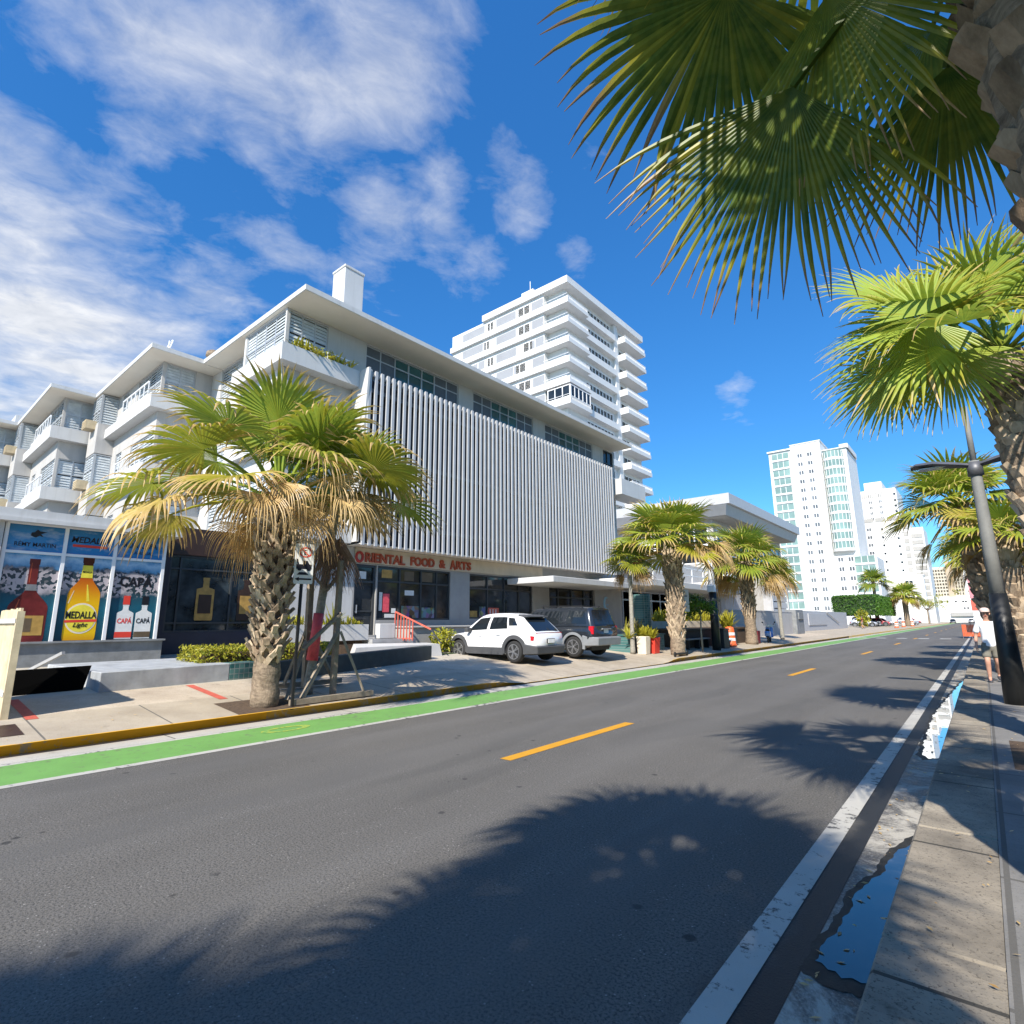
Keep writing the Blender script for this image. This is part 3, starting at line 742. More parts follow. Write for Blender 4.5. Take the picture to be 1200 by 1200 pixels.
# ------------------------------------------------------------------ slatted apartment block
A = thing('apartment_building', (-17.5, 8.5, 0), 'pale grey apartment block with stepped balconies and a big vertical slat screen above shops', 'building')
rngA = random.Random(11)
FA = FX(-17.5)
w = MB(); wall_open(w, FA, 9.0, 11.75, .5, 4.42, [], .2); w.build('ground_floor_wall', M['white'], A)
w = MB(); g_ops = [(11.82, 12.78, 1.2, 3.8), (12.84, 16.66, 1.75, 3.8), (17.85, 22.45, 1.8, 3.8), (23.9, 28.45, 1.02, 3.5)]
wall_open(w, FA, 11.75, 31.5, .5, 4.42, g_ops, .22); w.box(-30, -17.75, 9.4, 31.4, 0, 4.4); w.build('shop_wall', M['taupe'], A)
w = MB(); w.lbox(FA, 11.78, 23.2, 3.86, 4.41, .003, .10); w.build('sign_fascia', M['beige'], A)
w = MB(); wall_open(w, FA, 5.2, 9.0, .5, 4.42, [(5.7, 8.85, 1.42, 3.6)], .15); w.build('navy_wall', M['navy'], A)
w = MB(); w.lbox(FA, 5.25, 8.98, 3.62, 4.40, .003, .06); w.build('tiled_band', M['darkbrown'], A)
dw = window(A, FA, 5.7, 8.85, 1.42, 3.6, w=-.05, fm='darkframe', pm='winscene', us=[5.7, 6.0, 7.45, 8.85], vsp=[1.42, 1.68, 3.22, 3.6])
def bottle_poly(cx, z0, bw, bh, nw, sh=.55, nk=.72, base=.94):
    h = [(base*bw/2, 0), (bw/2*.99, .03), (bw/2, .07), (bw/2, sh)]
    for i in range(1, 9):
        t = i/8; k = .5+.5*math.cos(math.pi*t); h.append((nw/2+(bw-nw)/2*k**1.15, sh+(nk-sh)*t))
    h += [(nw/2*.97, .93), (nw/2*1.12, .935), (nw/2*1.12, 1.)]
    return [(cx-u, z0+bh*v) for u, v in h[::-1]]+[(cx+u, z0+bh*v) for u, v in h]
for cu, cm, lm in ((6.75, 'gold', 'darkbrown'), (7.95, 'darkbrown', 'gold')):
    b = MB(); b.prism(FA, bottle_poly(cu, 1.75, .50, 1.25, .17, .72, .78), -.07, -.064); bo = b.build('printed_bottle', M[cm], dw)
    b = MB(); b.prism(FA, [(cu-.18, 1.95), (cu+.18, 1.95), (cu+.18, 2.5), (cu-.18, 2.5)], -.066, -.058); b.build('printed_label', M[lm], dw)
# shop windows and door
d = MB(); P = FA
d.lbox(P, 11.84, 11.92, 1.2, 3.79, -.2, -.06); d.lbox(P, 12.69, 12.77, 1.2, 3.79, -.2, -.06); d.lbox(P, 11.92, 12.69, 3.12, 3.2, -.2, -.06); d.lbox(P, 11.92, 12.69, 3.71, 3.79, -.2, -.06); d.lbox(P, 11.92, 12.69, 1.2, 1.34, -.2, -.06); d.lbox(P, 11.92, 12.69, 2.05, 2.1, -.19, -.08)
do = d.build('shop_door', M['darkframe'], A)
d = MB(); d.lbox(P, 11.9, 12.7, 1.22, 3.75, -.15, -.13); d.build('pane', M['shopglass'], do)
d = MB(); d.lbox(P, 11.96, 12.0, 2.0, 2.3, -.06, -.03); d.lbox(P, 11.94, 12.02, 2.02, 2.08, -.08, -.05); d.build('handle', M['alu'], do)
d = MB(); d.lbox(P, 12.1, 12.4, 3.27, 3.55, -.128, -.122); d.build('notice', M['signwhite'], do)
sw = window(A, FA, 12.84, 16.66, 1.75, 3.8, w=-.08, fm='darkframe', pm='shopglass', us=[12.84, 13.95, 15.05, 16.66-.75, 16.66], vsp=[1.75, 3.22, 3.8], t=.07)
for n, mm, (a, b, c, e) in (('display_goods', 'merch', (14.1, 15.0, 1.83, 2.3)), ('display_goods', 'merch', (15.15, 15.85, 1.83, 2.25)), ('poster', 'pinktape', (13.2, 13.5, 2.05, 2.75)), ('notice', 'signwhite', (13.02, 13.16, 2.1, 2.8)), ('notice', 'signwhite', (14.25, 14.72, 2.72, 2.92)), ('notice', 'signwhite', (13.3, 13.8, 1.84, 1.98)), ('display_goods', 'brownlabel', (14.2, 14.7, 3.3, 3.68)), ('display_goods', 'brownlabel', (15.1, 15.7, 3.3, 3.7)), ('notice', 'signwhite', (13.62, 13.82, 2.02, 2.2)), ('display_goods', 'gold', (13.1, 13.6, 3.36, 3.68))):
    q = MB(); q.lbox(P, a, b, c, e, -.105, -.098); q.build(n, M[mm], sw)
s2 = window(A, FA, 17.85, 22.45, 1.8, 3.8, w=-.08, fm='darkframe', pm='shopglass', us=[17.85, 19.1, 20.3, 21.4, 22.45], vsp=[1.8, 3.15, 3.8], t=.07)
for mm, (a, b, c, e) in (('redpaint', (19.15, 19.95, 1.86, 2.3)), ('gold', (17.95, 18.45, 1.86, 2.15)), ('merch', (18.6, 19.0, 1.86, 2.35))):
    q = MB(); q.lbox(P, a, b, c, e, -.105, -.098); q.build('display_goods', M[mm], s2)
q = MB()
for u in (19.3, 19.5, 19.7): q.lbox(P, u, u+.06, 1.92, 2.24, -.098, -.094)
q.build('grille', M['signwhite'], s2)
window(A, FA, 23.9, 28.45, 1.02, 3.5, w=-.16, fm='darkframe', pm='glass', us=[23.9, 24.9, 26.2, 27.5, 28.45], vsp=[1.02, 2.95, 3.5], t=.09)
for tx in range(5):
  t = MB()
  if tx == 0: t.text(FA, 'O', 11.72, 3.86, .56, .10, .16, width=.36, bold=.035)
  if tx == 1: t.text(FA, 'RIENTAL', 12.15, 3.90, .48, .10, .16, width=1.88, bold=.03)
  if tx == 2: t.text(FA, 'FOOD', 14.32, 3.92, .48, .10, .16, width=1.28, bold=.03)
  if tx == 3: t.text(FA, '&', 15.87, 3.93, .48, .10, .16, width=.36, bold=.03)
  if tx == 4: t.text(FA, 'A', 16.50, 3.91, .54, .10, .16, width=.34, bold=.035); t.text(FA, 'RTS', 16.87, 3.94, .48, .10, .16, width=.92, bold=.03)
  t.build('sign_lettering', M['red'] if tx == 0 else M['orangered'], A)
lg = MB(); pts = []
for i in range(15): a = R_(60+i*240/14); pts.append((29.75+.34*math.cos(a), 2.72+.40*math.sin(a)))
for i in range(15): a = R_(300-i*240/14); pts.append((29.87+.24*math.cos(a), 2.72+.31*math.sin(a)))
lg.prism(FA, pts, 0, .02); lg.lbox(FA, 29.78, 30.0, 2.6, 2.66, 0, .02); lg.lbox(FA, 29.5, 30.05, 2.12, 2.18, 0, .02); lg.build('wall_emblem', M['lightblue'], A)
# upper street wall
ops = [(8.62, 10.15, 11.15, 12.62), (11.85, 17.0, 10.95, 12.62), (18.0, 22.7, 10.95, 12.62), (23.8, 28.8, 10.95, 12.62), (30.1, 31.35, 10.95, 12.62), (8.62, 10.15, 8.1, 9.6), (8.62, 10.15, 5.1, 6.6), (30.1, 31.35, 7.6, 9.3)]
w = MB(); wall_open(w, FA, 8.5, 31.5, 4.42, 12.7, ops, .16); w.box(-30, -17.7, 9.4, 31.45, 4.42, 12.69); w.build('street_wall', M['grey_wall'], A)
for o in ops:
    if o[1]-o[0] > 3:
        n = 7; us = [o[0]+(o[1]-o[0])*i/n for i in range(n+1)]
        wn = window(A, FA, o[0], o[1], o[2], o[3], w=-.08, pm='tealglass', us=us, vsp=[o[2], o[3]-.45, o[3]])
        for i in (0, 1, n-2, n-1): q = MB(); q.lbox(FA, us[i]+.03, us[i+1]-.03, o[2]+.03, o[3]-.03, -.12, -.065); q.build('shutter', M['drawn'], wn)
    elif o[0] < 12: window(A, FA, *o, cols=3, rows=2, w=-.08, louvre=True, rng=rngA)
    else: window(A, FA, *o, cols=2, rows=2, w=-.08, fm='darkframe')
# slat screen
s = MB(); nS = 66
for i in range(nS):
    y = 11.42+i*(29.42-11.42)/(nS-1); s.box(-16.56, -16.5, y-.07, y+.07, 4.36, 11.08); s.box(-17.05, -16.562, y-.06, y+.06, 10.86, 11.07)
s.build('slat_screen', M['slat'], A, bevel=.012)
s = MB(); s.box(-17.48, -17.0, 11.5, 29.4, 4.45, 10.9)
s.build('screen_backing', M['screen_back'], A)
s = MB()
for z in (5.2, 7.7, 10.2): s.box(-16.99, -16.562, 11.45, 29.45, z, z+.16)
s.build('screen_rails', M['darkframe'], A)
s = MB(); s.prism(FY(11.30), [(-17.46, 4.5), (-16.70, 4.5), (-16.62, 8), (-16.42, 11.1), (-16.9, 11.1), (-17.46, 10.4)], -.06, .03); s.build('screen_end_panel', M['white'], A)
s = MB(); s.box(-17.49, -16.55, 11.4, 29.5, 4.425, 4.445); s.build('shop_soffit', M['soffit'], A)
# roofs
for x0, x1, y0, y1 in ((-24.4, -16.03, 8.35, 31.3), (-32.3, -24.4, 6.38, 22), (-40.3, -32.3, 4.62, 22), (-48.3, -40.3, 2.85, 22)):
    r = MB(); r.box(x0+.001, x1-.001, y0, y1, 12.72, 12.91); r.build('roof', M['white'], A)
    r = MB(); r.box(x0+.03, x1-.03, y0+.03, y1-.03, 12.703, 12.718); r.build('soffit', M['soffit'], A)  # thin sheet under the slab, tinted with the painted bounce light
c = MB(); c.box(-19.4, -18.5, 11.3, 12.23, 12.9, 16.3); c.box(-19.43, -18.47, 11.27, 12.26, 16.3, 16.42); c.build('chimney', M['white'], A, bevel=.02)
c = MB(); c.box(-20, -18.2, 14.6, 18.2, 12.9, 13.55); c.box(-36, -34, 6.3, 8.2, 12.9, 13.5); c.box(-43, -41.3, 4.6, 6.2, 12.9, 13.6); c.build('roof_kerb', M['white'], A)
# stepped bays
def bay(xc, yf, back, first=False):
    Fy = FY(yf); Fx = FX(xc); zs = (10.45, 7.45, 4.45); L = 7.9
    opsY = []; opsX = []; opsR = []
    for zb in zs:
        zt = zb+2.2 if zb > 10 else zb+2.15
        opsY += [(xc-3.1, xc-.1, zb+.68, zt)]+([] if first else [(xc-5.3, xc-4.45, zb+.68, zt)])
        opsR += [(xc-6.9, xc-4.9, zb+.68, zt)]
        opsX += [(yf+.12, yf+1.3, zb+.68, zt)]
    w = MB(); wall_open(w, Fy, xc-(3.25 if first else L), xc, 4.45, 12.7, opsY, .14)
    if first:
        wall_open(w, FY(yf+.65), xc-L, xc-3.25, 4.45, 12.7, opsR, .14); wall_open(w, Fr((xc-3.25, 0, 0), (0, -1, 0), (-1, 0, 0)), -(yf+.65), -yf, 4.45, 12.7, [], .1)
    if not first: wall_open(w, Fx, yf, back, 4.45, 12.7, opsX, .14)
    w.box(xc-L, xc-.25, yf+(.9 if first else .2), yf+6, 4.45, 12.69)
    if first: w.box(xc-3.1, xc-.25, yf+.2, yf+.895, 4.45, 12.69)
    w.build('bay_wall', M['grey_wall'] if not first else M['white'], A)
    for i, o in enumerate(opsY): window(A, Fy, *o, cols=(4 if o[1]-o[0] > 2 else 2), rows=2, w=-.07, louvre=True, rng=rngA)
    if first:
        for o in opsR: window(A, FY(yf+.65), *o, cols=3, rows=2, w=-.07, louvre=True, rng=rngA)
    if not first:
        for o in opsX: window(A, Fx, *o, cols=2, rows=2, w=-.07, louvre=True, rng=rngA)
    for zb in zs:
        b = MB()
        if first:
            b.box(xc-3.4, xc+.5, yf-.32, yf-.24, zb, zb+.64); b.box(xc-3.4, xc+.418, yf-.24, yf-.002, zb, zb+.14)
            if zb > 10: b.box(xc+.42, xc+.5, yf-.24, 11.26, zb, zb+.64); b.box(xc+.004, xc+.42, yf-.002, 11.26, zb, zb+.14)
            else: b.box(xc+.42, xc+.5, yf-.24, 11.26, zb, zb+.64); b.box(xc+.004, xc+.42, yf-.002, 11.26, zb, zb+.14)
        else:
            b.box(xc-4.195, xc+.42, yf-.42, yf-.342, zb, zb+.62); b.box(xc-6.0, xc+.338, yf-.34, yf-.003, zb, zb+.14)
            b.box(xc+.34, xc+.42, yf-.34, yf+1.5, zb, zb+.62); b.box(xc+.003, xc+.34, yf-.003, yf+1.5, zb, zb+.14)
            b.box(xc-6.0, xc-4.2, yf-.42, yf-.342, zb, zb+.45)
        bo = b.build('balcony', M['white'], A)
        r = MB()
        if not first:
            z1 = zb+1.25
            r.bar((xc-3.6, yf-.38, z1), (xc-.2, yf-.38, z1), .05); r.bar((xc-3.6, yf-.38, zb+.66), (xc-.2, yf-.38, zb+.66), .04)
            for i in range(7): x = xc-3.6+3.4*i/6; r.bar((x, yf-.38, zb+.6), (x, yf-.38, z1), .035)
            r.build('railing', M['rail_white'], bo)
        else:
            r.bar((xc+.46, 9.9, zb+.9), (xc+.46, 11.2, zb+.9), .035); r.bar((xc+.46, 9.9, zb+.6), (xc+.46, 9.9, zb+.9), .03); r.bar((xc+.46, 10.7, zb+.6), (xc+.46, 10.7, zb+.9), .03)
            r.build('railing', M['rail_white'], bo)
        # projecting glazed box at the far end
        if not first:
            bx = MB(); x1 = xc-5.95; x0 = xc-7.4; yb = yf-.72; zt = zb+2.2
            bx.box(x0, x1, yb, yf-.003, (zb+.02 if zb < 5 else zb-.76), zb+.72)
            if 0: pass
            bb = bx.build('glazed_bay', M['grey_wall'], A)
            window(A, FY(yb), x0, x1, zb+.72, zt, cols=3, rows=2, w=-.04, louvre=True, rng=rngA)
            window(A, FX(x1), yb+.02, yf, zb+.72, zt, cols=1, rows=1, w=-.04, louvre=True, rng=rngA)
        a = MB(); ax = (xc-4.3) if first else xc-7.05; ay = yf+.59 if first else yf-.74
        a.box(ax, ax+.66, ay-.38, ay+.1, zb+.50, zb+.92)
        for i in range(4): a.box(ax+.04, ax+.62, ay-.395, ay-.375, zb+.55+i*.09, zb+.60+i*.09)
        a.build('air_conditioner', M['acbeige'], A)
bay(-17.5, 8.5, 9.4, True); bay(-25.4, 7.15, 9.4); bay(-33.35, 5.38, 7.6); bay(-41.3, 3.6, 5.8)
b = MB(); b.box(-17.49, -16.2, 30.0, 33.2, 9.45, 9.6); b.box(-16.32, -16.2, 30.0, 33.2, 9.6, 10.45); b.box(-17.4, -16.32, 33.08, 33.2, 9.6, 10.45); b.box(-17.4, -16.32, 30, 30.12, 9.6, 10.45); b.build('balcony', M['white'], A)
cn = MB(); cn.box(-17.46, -14.7, 20.4, 27.6, 3.42, 3.70); cn.box(-17.46, -15.3, 27.6, 31.4, 3.72, 4.05); cn.build('entrance_canopy', M['white'], A, bevel=.02)
# ------------------------------------------------------------------ corner shop with printed windows
S_ = thing('corner_shop', (-16.5, 3.5, .5), 'low shop with tall drink posters in white frames beside the grey plank gate', 'shop')
FS = FX(-16.5)
w = MB(); w.box(-27, -16.56, -1.5, 5.15, .3, 3.95); w.build('body', M['navy'], S_)
w = MB(); w.box(-16.56, -16.38, 1.95, 5.36, .3, 1.24); w.box(-16.6, -16.30, 1.95, 5.40, 1.24, 1.28); w.build('plinth', M['greywall2'], S_)
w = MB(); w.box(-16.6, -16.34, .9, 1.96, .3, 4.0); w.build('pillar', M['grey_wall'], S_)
w = MB(); w.box(-27, -16.15, -1.5, 5.5, 3.93, 4.02); w.box(-27, -16.22, -1.5, 5.5, 4.02, 4.22); w.build('roof', M['white'], S_)
f = MB()
for u in (2.02, 3.09, 4.10, 5.2): f.lbox(FS, u-.035, u+.035, 1.28, 3.93, 0, .07)
f.lbox(FS, 2.055, 5.165, 3.25, 3.31, .003, .05); f.lbox(FS, 2.0, 5.235, 3.90, 3.95, .073, .09)
f.build('poster_frame', M['rail_white'], S_)
for i, (a, b) in enumerate(((2.055, 3.055), (3.125, 4.065), (4.135, 5.165))):
    pm = MB(); pm.lbox(FS, a, b, 1.28, 3.25, 0, .012); po = pm.build('poster', M['poster'], S_)
    pt = MB(); pt.lbox(FS, a, b, 3.31, 3.93, 0, .012); pu = pt.build('sign_panel', M['poster'], S_)
    t = MB()
    if i == 0:
        t.text(FS, 'RÉMY MARTIN', (a+b)/2, 3.42, .135, .012, .018, width=.74, align='C', bold=.005)
        cx, cz = (a+b)/2+.02, 3.72
        t.prism(FS, [(cx-.13, cz-.05), (cx-.04, cz-.09), (cx+.03, cz-.04), (cx+.10, cz-.07), (cx+.05, cz+.0), (cx+.16, cz+.05), (cx+.03, cz+.06), (cx-.02, cz+.10), (cx-.07, cz+.03), (cx-.12, cz+.02)], .012, .018)
        t.build('lettering', M['ink'], pu)
        q = MB(); q.prism(FS, bottle_poly(2.60, 1.28, .70, 1.86, .17, .40, .66), .012, .016); q.build('bottle_print', M['cognac'], po)
        q = MB(); q.prism(FS, [(2.36, 1.95), (2.39, 1.95), (2.44, 2.22), (2.42, 2.22)], .016, .018); q.prism(FS, [(2.545, 2.6), (2.56, 2.6), (2.56, 3.05), (2.545, 3.05)], .016, .018); q.build('highlight_print', M['orangered'], po)
        q = MB(); q.prism(FS, [(2.29, 1.42), (2.91, 1.42), (2.90, 1.86), (2.30, 1.86)], .016, .02); q.build('label_print', M['gold'], po)
        q = MB(); q.prism(FS, [(2.32, 1.50), (2.70, 1.50), (2.70, 1.80), (2.32, 1.80)], .02, .023); q.build('label_panel', M['brownlabel'], po)
        q = MB(); q.prism(FS, [(2.50, 2.42), (2.70, 2.42), (2.69, 2.56), (2.51, 2.56)], .016, .02); q.build('neck_band', M['steel'], po)
    elif i == 1:
        t.text(FS, 'MEDALLA', (a+b)/2, 3.60, .20, .012, .018, width=.78, align='C', bold=.02, shear=.15); t.build('lettering', M['ink'], pu)
        q = MB(); q.lbox(FS, 3.24, 3.93, 3.49, 3.55, .012, .018); q.build('underline', M['redpot'], pu)
        q = MB(); q.prism(FS, bottle_poly(3.60, 1.29, .64, 1.96, .20, .54, .80), .012, .016); q.build('bottle_print', M['amber'], po)
        q = MB(); q.prism(FS, [(3.30, 2.15), (3.325, 2.15), (3.40, 2.45), (3.385, 2.45)], .016, .018); q.build('highlight_print', M['printhighlight'], po)
        q = MB(); q.prism(FS, [(3.66, 2.2), (3.72, 2.2), (3.645, 2.6), (3.625, 2.6)], .016, .018); q.build('highlight_print', M['yellowlabel'], po)
        q = MB(); ring = [(3.60+.312*math.cos(i_*math.pi/20), 1.80+.36*math.sin(i_*math.pi/20)) for i_ in range(40)]; q.prism(FS, ring, .016, .019); q.build('label_rim', M['cream'], po)
        q = MB(); ring = [(3.60+.285*math.cos(i_*math.pi/20), 1.80+.32*math.sin(i_*math.pi/20)) for i_ in range(40)]; q.prism(FS, ring, .019, .022); q.build('label_print', M['yellowlabel'], po)
        q = MB(); q.text(FS, 'MEDALLA', 3.60, 1.80, .23, .022, .026, width=.60, align='C', bold=.025); q.text(FS, 'Light', 3.60, 1.60, .14, .024, .028, align='C', shear=.3, bold=.01); q.text(FS, 'MEDALLA', 3.60, 2.88, .07, .02, .024, width=.19, align='C', bold=.01); q.build('label_lettering', M['ink'], po)
        q = MB(); q.prism(FS, [(3.29, 1.70), (3.91, 1.72), (3.91, 1.78), (3.29, 1.76)], .022, .0245); q.build('label_ribbon', M['redpot'], po)
        q = MB(); q.prism(FS, [(3.485, 2.76), (3.715, 2.76), (3.70, 3.06), (3.50, 3.06)], .016, .02); q.build('neck_label', M['yellowlabel'], po)
    else:
        t.text(FS, 'RON CAPÁ', (a+b)/2, 3.58, .20, .012, .018, width=.74, align='C', bold=.012); t.text(FS, 'A RITUAL', (a+b)/2+.08, 3.42, .11, .012, .018, width=.42, align='C'); t.build('lettering', M['ink'], pu)
        t = MB(); t.text(FS, 'CAPÁ', (a+b)/2, 2.60, .33, .012, .018, width=.72, align='C', bold=.03); t.build('lettering', M['ink'], po)
        for cx, cm, lm in ((4.49, 'redpot', 'redpot'), (4.90, 'ink', 'brownlabel')):
            q = MB(); q.prism(FS, bottle_poly(cx, 1.30, .36, .86, .12, .72, .84, 1.), .012, .016); bq = q.build('bottle_print', M['signwhite'], po)
            q = MB(); q.prism(FS, [(cx-.075, 2.14), (cx+.075, 2.14), (cx+.07, 2.36), (cx-.07, 2.36)], .016, .02); q.build('cap_print', M[cm], po)
            q = MB(); q.lbox(FS, cx-.18, cx+.18, 1.33, 1.47, .016, .02); q.build('label_band', M[lm], po)
            q = MB(); q.text(FS, 'CAPÁ', cx, 1.68, .17, .016, .02, width=.31, align='C', bold=.02); q.build('label_lettering', M['redpot'] if cm == 'redpot' else M['ink'], po)
# ------------------------------------------------------------------ tower behind
T_ = thing('apartment_tower', (-37.2, 56.3, 0), 'white high-rise of wraparound balconies rising behind the slat screen roof', 'tower')
w = MB(); w.box(-60, -38.5, 57.6, 78.2, 0, 47.0); w.box(-59.9, -41.5, 56.7, 57.59, 0, 46.94); w.box(-38.5, -38.0, 70.2, 71.2, 0, 46.9); w.build('wall', M['tower_white'], T_)
w = MB(); w.box(-53, -37.2, 56.3, 78.4, 46.95, 47.95); w.box(-60.5, -53, 57.4, 78.4, 46.95, 47.5); w.build('roof', M['tower_white'], T_)
w = MB(); w.box(-55, -52.5, 60, 62.5, 47.9, 50.2); w.box(-47, -44.8, 58.6, 61.0, 47.95, 50.3); w.tube([(-46, 59.5, 50.3), (-46, 59.5, 52.4)], .06, 6); w.tube([(-50, 59, 47.9), (-50, 59, 49.6)], .05, 6); w.build('roof_tank_room', M['tower_white'], T_)
FT = FY(56.7); FTx = FX(-38.5)
proto = []
z0 = 44.0
b = MB(); b.box(-60, -37.2, 56.3, 56.69, z0, z0+.2); b.box(-41.48, -37.2, 56.69, 57.55, z0, z0+.2); b.box(-60, -37.2, 56.3, 56.45, z0+.2, z0+.88); b.box(-38.5, -37.2, 57.55, 61.6, z0, z0+.2); b.box(-37.34, -37.2, 56.45, 61.6, z0+.2, z0+.55)
o1 = b.build('balcony', M['tower_white'], T_)
r = MB(); r.bar((-37.27, 56.5, z0+1.05), (-37.27, 61.5, z0+1.05), .07)
for i in range(26): y = 56.6+i*.19; r.bar((-37.27, y, z0+.55), (-37.27, y, z0+1.02), .05)
r.bar((-41.5, 56.37, z0+1.3), (-37.3, 56.37, z0+1.3), .05); r.build('railing', M['rail_white'], o1)
b = MB(); b.box(-38.5, -37.75, 61.62, 70.15, z0, z0+.2); b.box(-37.85, -37.75, 61.62, 70.15, z0+.2, z0+.95); o2 = b.build('loggia', M['tower_white'], T_)
b = MB(); b.box(-38.48, -36.7, 71.22, 78.0, z0, z0+.2); b.box(-36.83, -36.7, 71.22, 78.0, z0+.2, z0+.62); b.box(-38.4, -36.83, 71.22, 71.35, z0+.2, z0+1.0); b.box(-38.4, -36.83, 77.87, 78.0, z0+.2, z0+1.0); o3 = b.build('end_balcony', M['tower_white'], T_)
r = MB(); r.bar((-36.76, 71.3, z0+1.08), (-36.76, 77.9, z0+1.08), .07)
for i in range(34): y = 71.4+i*.193; r.bar((-36.76, y, z0+.6), (-36.76, y, z0+1.05), .05)
r.build('railing', M['rail_white'], o3)
wz = (z0+1.0, z0+2.85)
wins = [window(T_, FT, -46.2, -43.9, z0+1.0, z0+2.5, cols=2, w=.03, fm='rail_white', pm='glass', t=.12), window(T_, FT, -52.3, -50.9, z0+1.0, z0+2.5, cols=2, w=.03, fm='rail_white', pm='glass', t=.12)]
w3 = window(T_, FTx, 62.2, 69.6, z0+.3, z0+2.5, cols=8, w=.03, fm='rail_white', pm='glass', t=.16)
w4 = window(T_, FTx, 72.2, 77.2, z0+.3, z0+2.4, cols=4, w=.03, fm='rail_white', pm='glass', t=.14)
pn = MB(); pn.lbox(FT, -43.6, -41.6, z0+.3, z0+2.45, 0, .05); p1 = pn.build('wall_panel', M['tower_grey'], T_)
pn = MB(); pn.lbox(FT, -50.4, -46.6, z0+.3, z0+2.45, 0, .05); p3 = pn.build('wall_panel', M['tower_grey'], T_)
pn = MB(); pn.lbox(FT, -57.5, -52.8, z0+.3, z0+2.45, 0, .05); p4 = pn.build('wall_panel', M['tower_grey'], T_)
for k_ in range(1, 14):
    for o in (o1, o2, o3, w3, w4, p1, p3, p4): shift(T_, o, 0, 0, -2.9*k_)
    shift(T_, wins[0], .9*(k_ % 3-1), 0, -2.9*k_); shift(T_, wins[1], -.8*(k_ % 2), 0, -2.9*k_)
    if k_ in (2, 3, 5): shift(T_, wins[0], -10.2, 0, -2.9*k_)
bx = window(T_, FY(56.5), -41.0, -37.35, z0-2.9*5+1.0, z0-2.9*5+2.7, cols=3, w=0, fm='rail_white', pm='glass', t=.12, name='glazed_balcony')
bx2 = window(T_, FX(-37.3), 56.55, 61.4, z0-2.9*5+1.0, z0-2.9*5+2.7, cols=5, w=0, fm='rail_white', pm='glass', t=.12, name='glazed_balcony')
# ------------------------------------------------------------------ pavilion
PV = thing('pavilion_building', (-16.5, 44.6, 0), 'two storey grey building under a heavy angled eave beyond the slat block', 'building')
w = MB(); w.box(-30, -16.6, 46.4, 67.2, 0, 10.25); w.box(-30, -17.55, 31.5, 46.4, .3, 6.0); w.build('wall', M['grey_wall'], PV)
r = MB()
for (a0, a1, za, zb) in ((0, .55, 11.0, 11.85), (.55, 1.1, 10.2, 10.98)):
    i0 = .0 if za > 10.9 else .25
    r.hexa([(-31+i0, 44.7+i0+.5*(za < 10.9), za), (-14.5-i0-.35*(za < 10.9), 44.7+i0+.5*(za < 10.9), za), (-14.5-i0-.35*(za < 10.9), 67.5, za), (-31+i0, 67.5, za), (-31+i0, 44.7, zb), (-14.5-i0, 44.7, zb), (-14.5-i0, 67.6, zb), (-31+i0, 67.6, zb)])
r.build('roof', M['slat'], PV)
r = MB(); r.box(-30, -15.2, 45.6, 67.0, 10.16, 10.19); r.build('soffit', M['taupe'], PV)
r = MB(); r.box(-17.6, -15.3, 31.5, 49.0, 3.80, 4.22); r.box(-17.6, -15.0, 41.5, 49.5, 4.22, 4.5); r.build('canopy', M['white'], PV, bevel=.03)
for u0, u1 in ((47, 52), (52.6, 58), (58.6, 66.5)): window(PV, FX(-16.6), u0, u1, 5.0, 9.6, cols=5, rows=2, w=.04, fm='rail_white', pm='glass', t=.12)
window(PV, FY(46.4), -22, -17, 6.4, 9.6, cols=4, rows=2, w=.04, fm='rail_white', pm='glass', t=.12)
window(PV, FX(-17.55), 31.8, 40.0, .85, 3.6, cols=6, rows=1, w=.03, fm='alu', pm='glass', t=.09, vsp=[.85, 3.0, 3.6])
window(PV, FX(-17.55), 42.5, 46, 1.6, 3.5, cols=3, rows=2, w=.03, fm='darkframe', pm='glass', t=.09)
r = MB()
for z in (4.75, 5.25): r.bar((-15.4, 32, z), (-15.4, 48.5, z), .06)
for i in range(9): r.bar((-15.4, 32+i*2.06, 4.2), (-15.4, 32+i*2.06, 5.25), .07)
r.build('railing', M['rail_white'], PV)
r = MB(); r.box(-17.5, -16.9, 40.6, 41.2, .4, 3.8); r.box(-17.5, -16.5, 46.6, 47.6, .4, 3.8); r.build('column', M['taupe'], PV)
SL = thing('slatted_stair_tower', (-14.5, 54.4, .3), 'white stair tower of wide horizontal boards behind the second street palm', 'stair tower')
b = MB()
for i in range(9): b.box(-15.2, -14.6, 54.5, 59.6, .9+i*.62, 1.42+i*.62)
b.build('boards', M['white'], SL); b = MB(); b.box(-14.58, -14.48, 54.2, 54.5, .3, 6.6); b.box(-14.58, -14.48, 59.6, 59.9, .3, 6.6); b.box(-15.3, -14.6, 54.2, 54.5, .3, 6.6); b.build('posts', M['slat'], SL)
b = MB(); b.box(-16.3, -15.25, 54.3, 59.7, .3, 6.2); b.build('core', M['taupe'], SL)
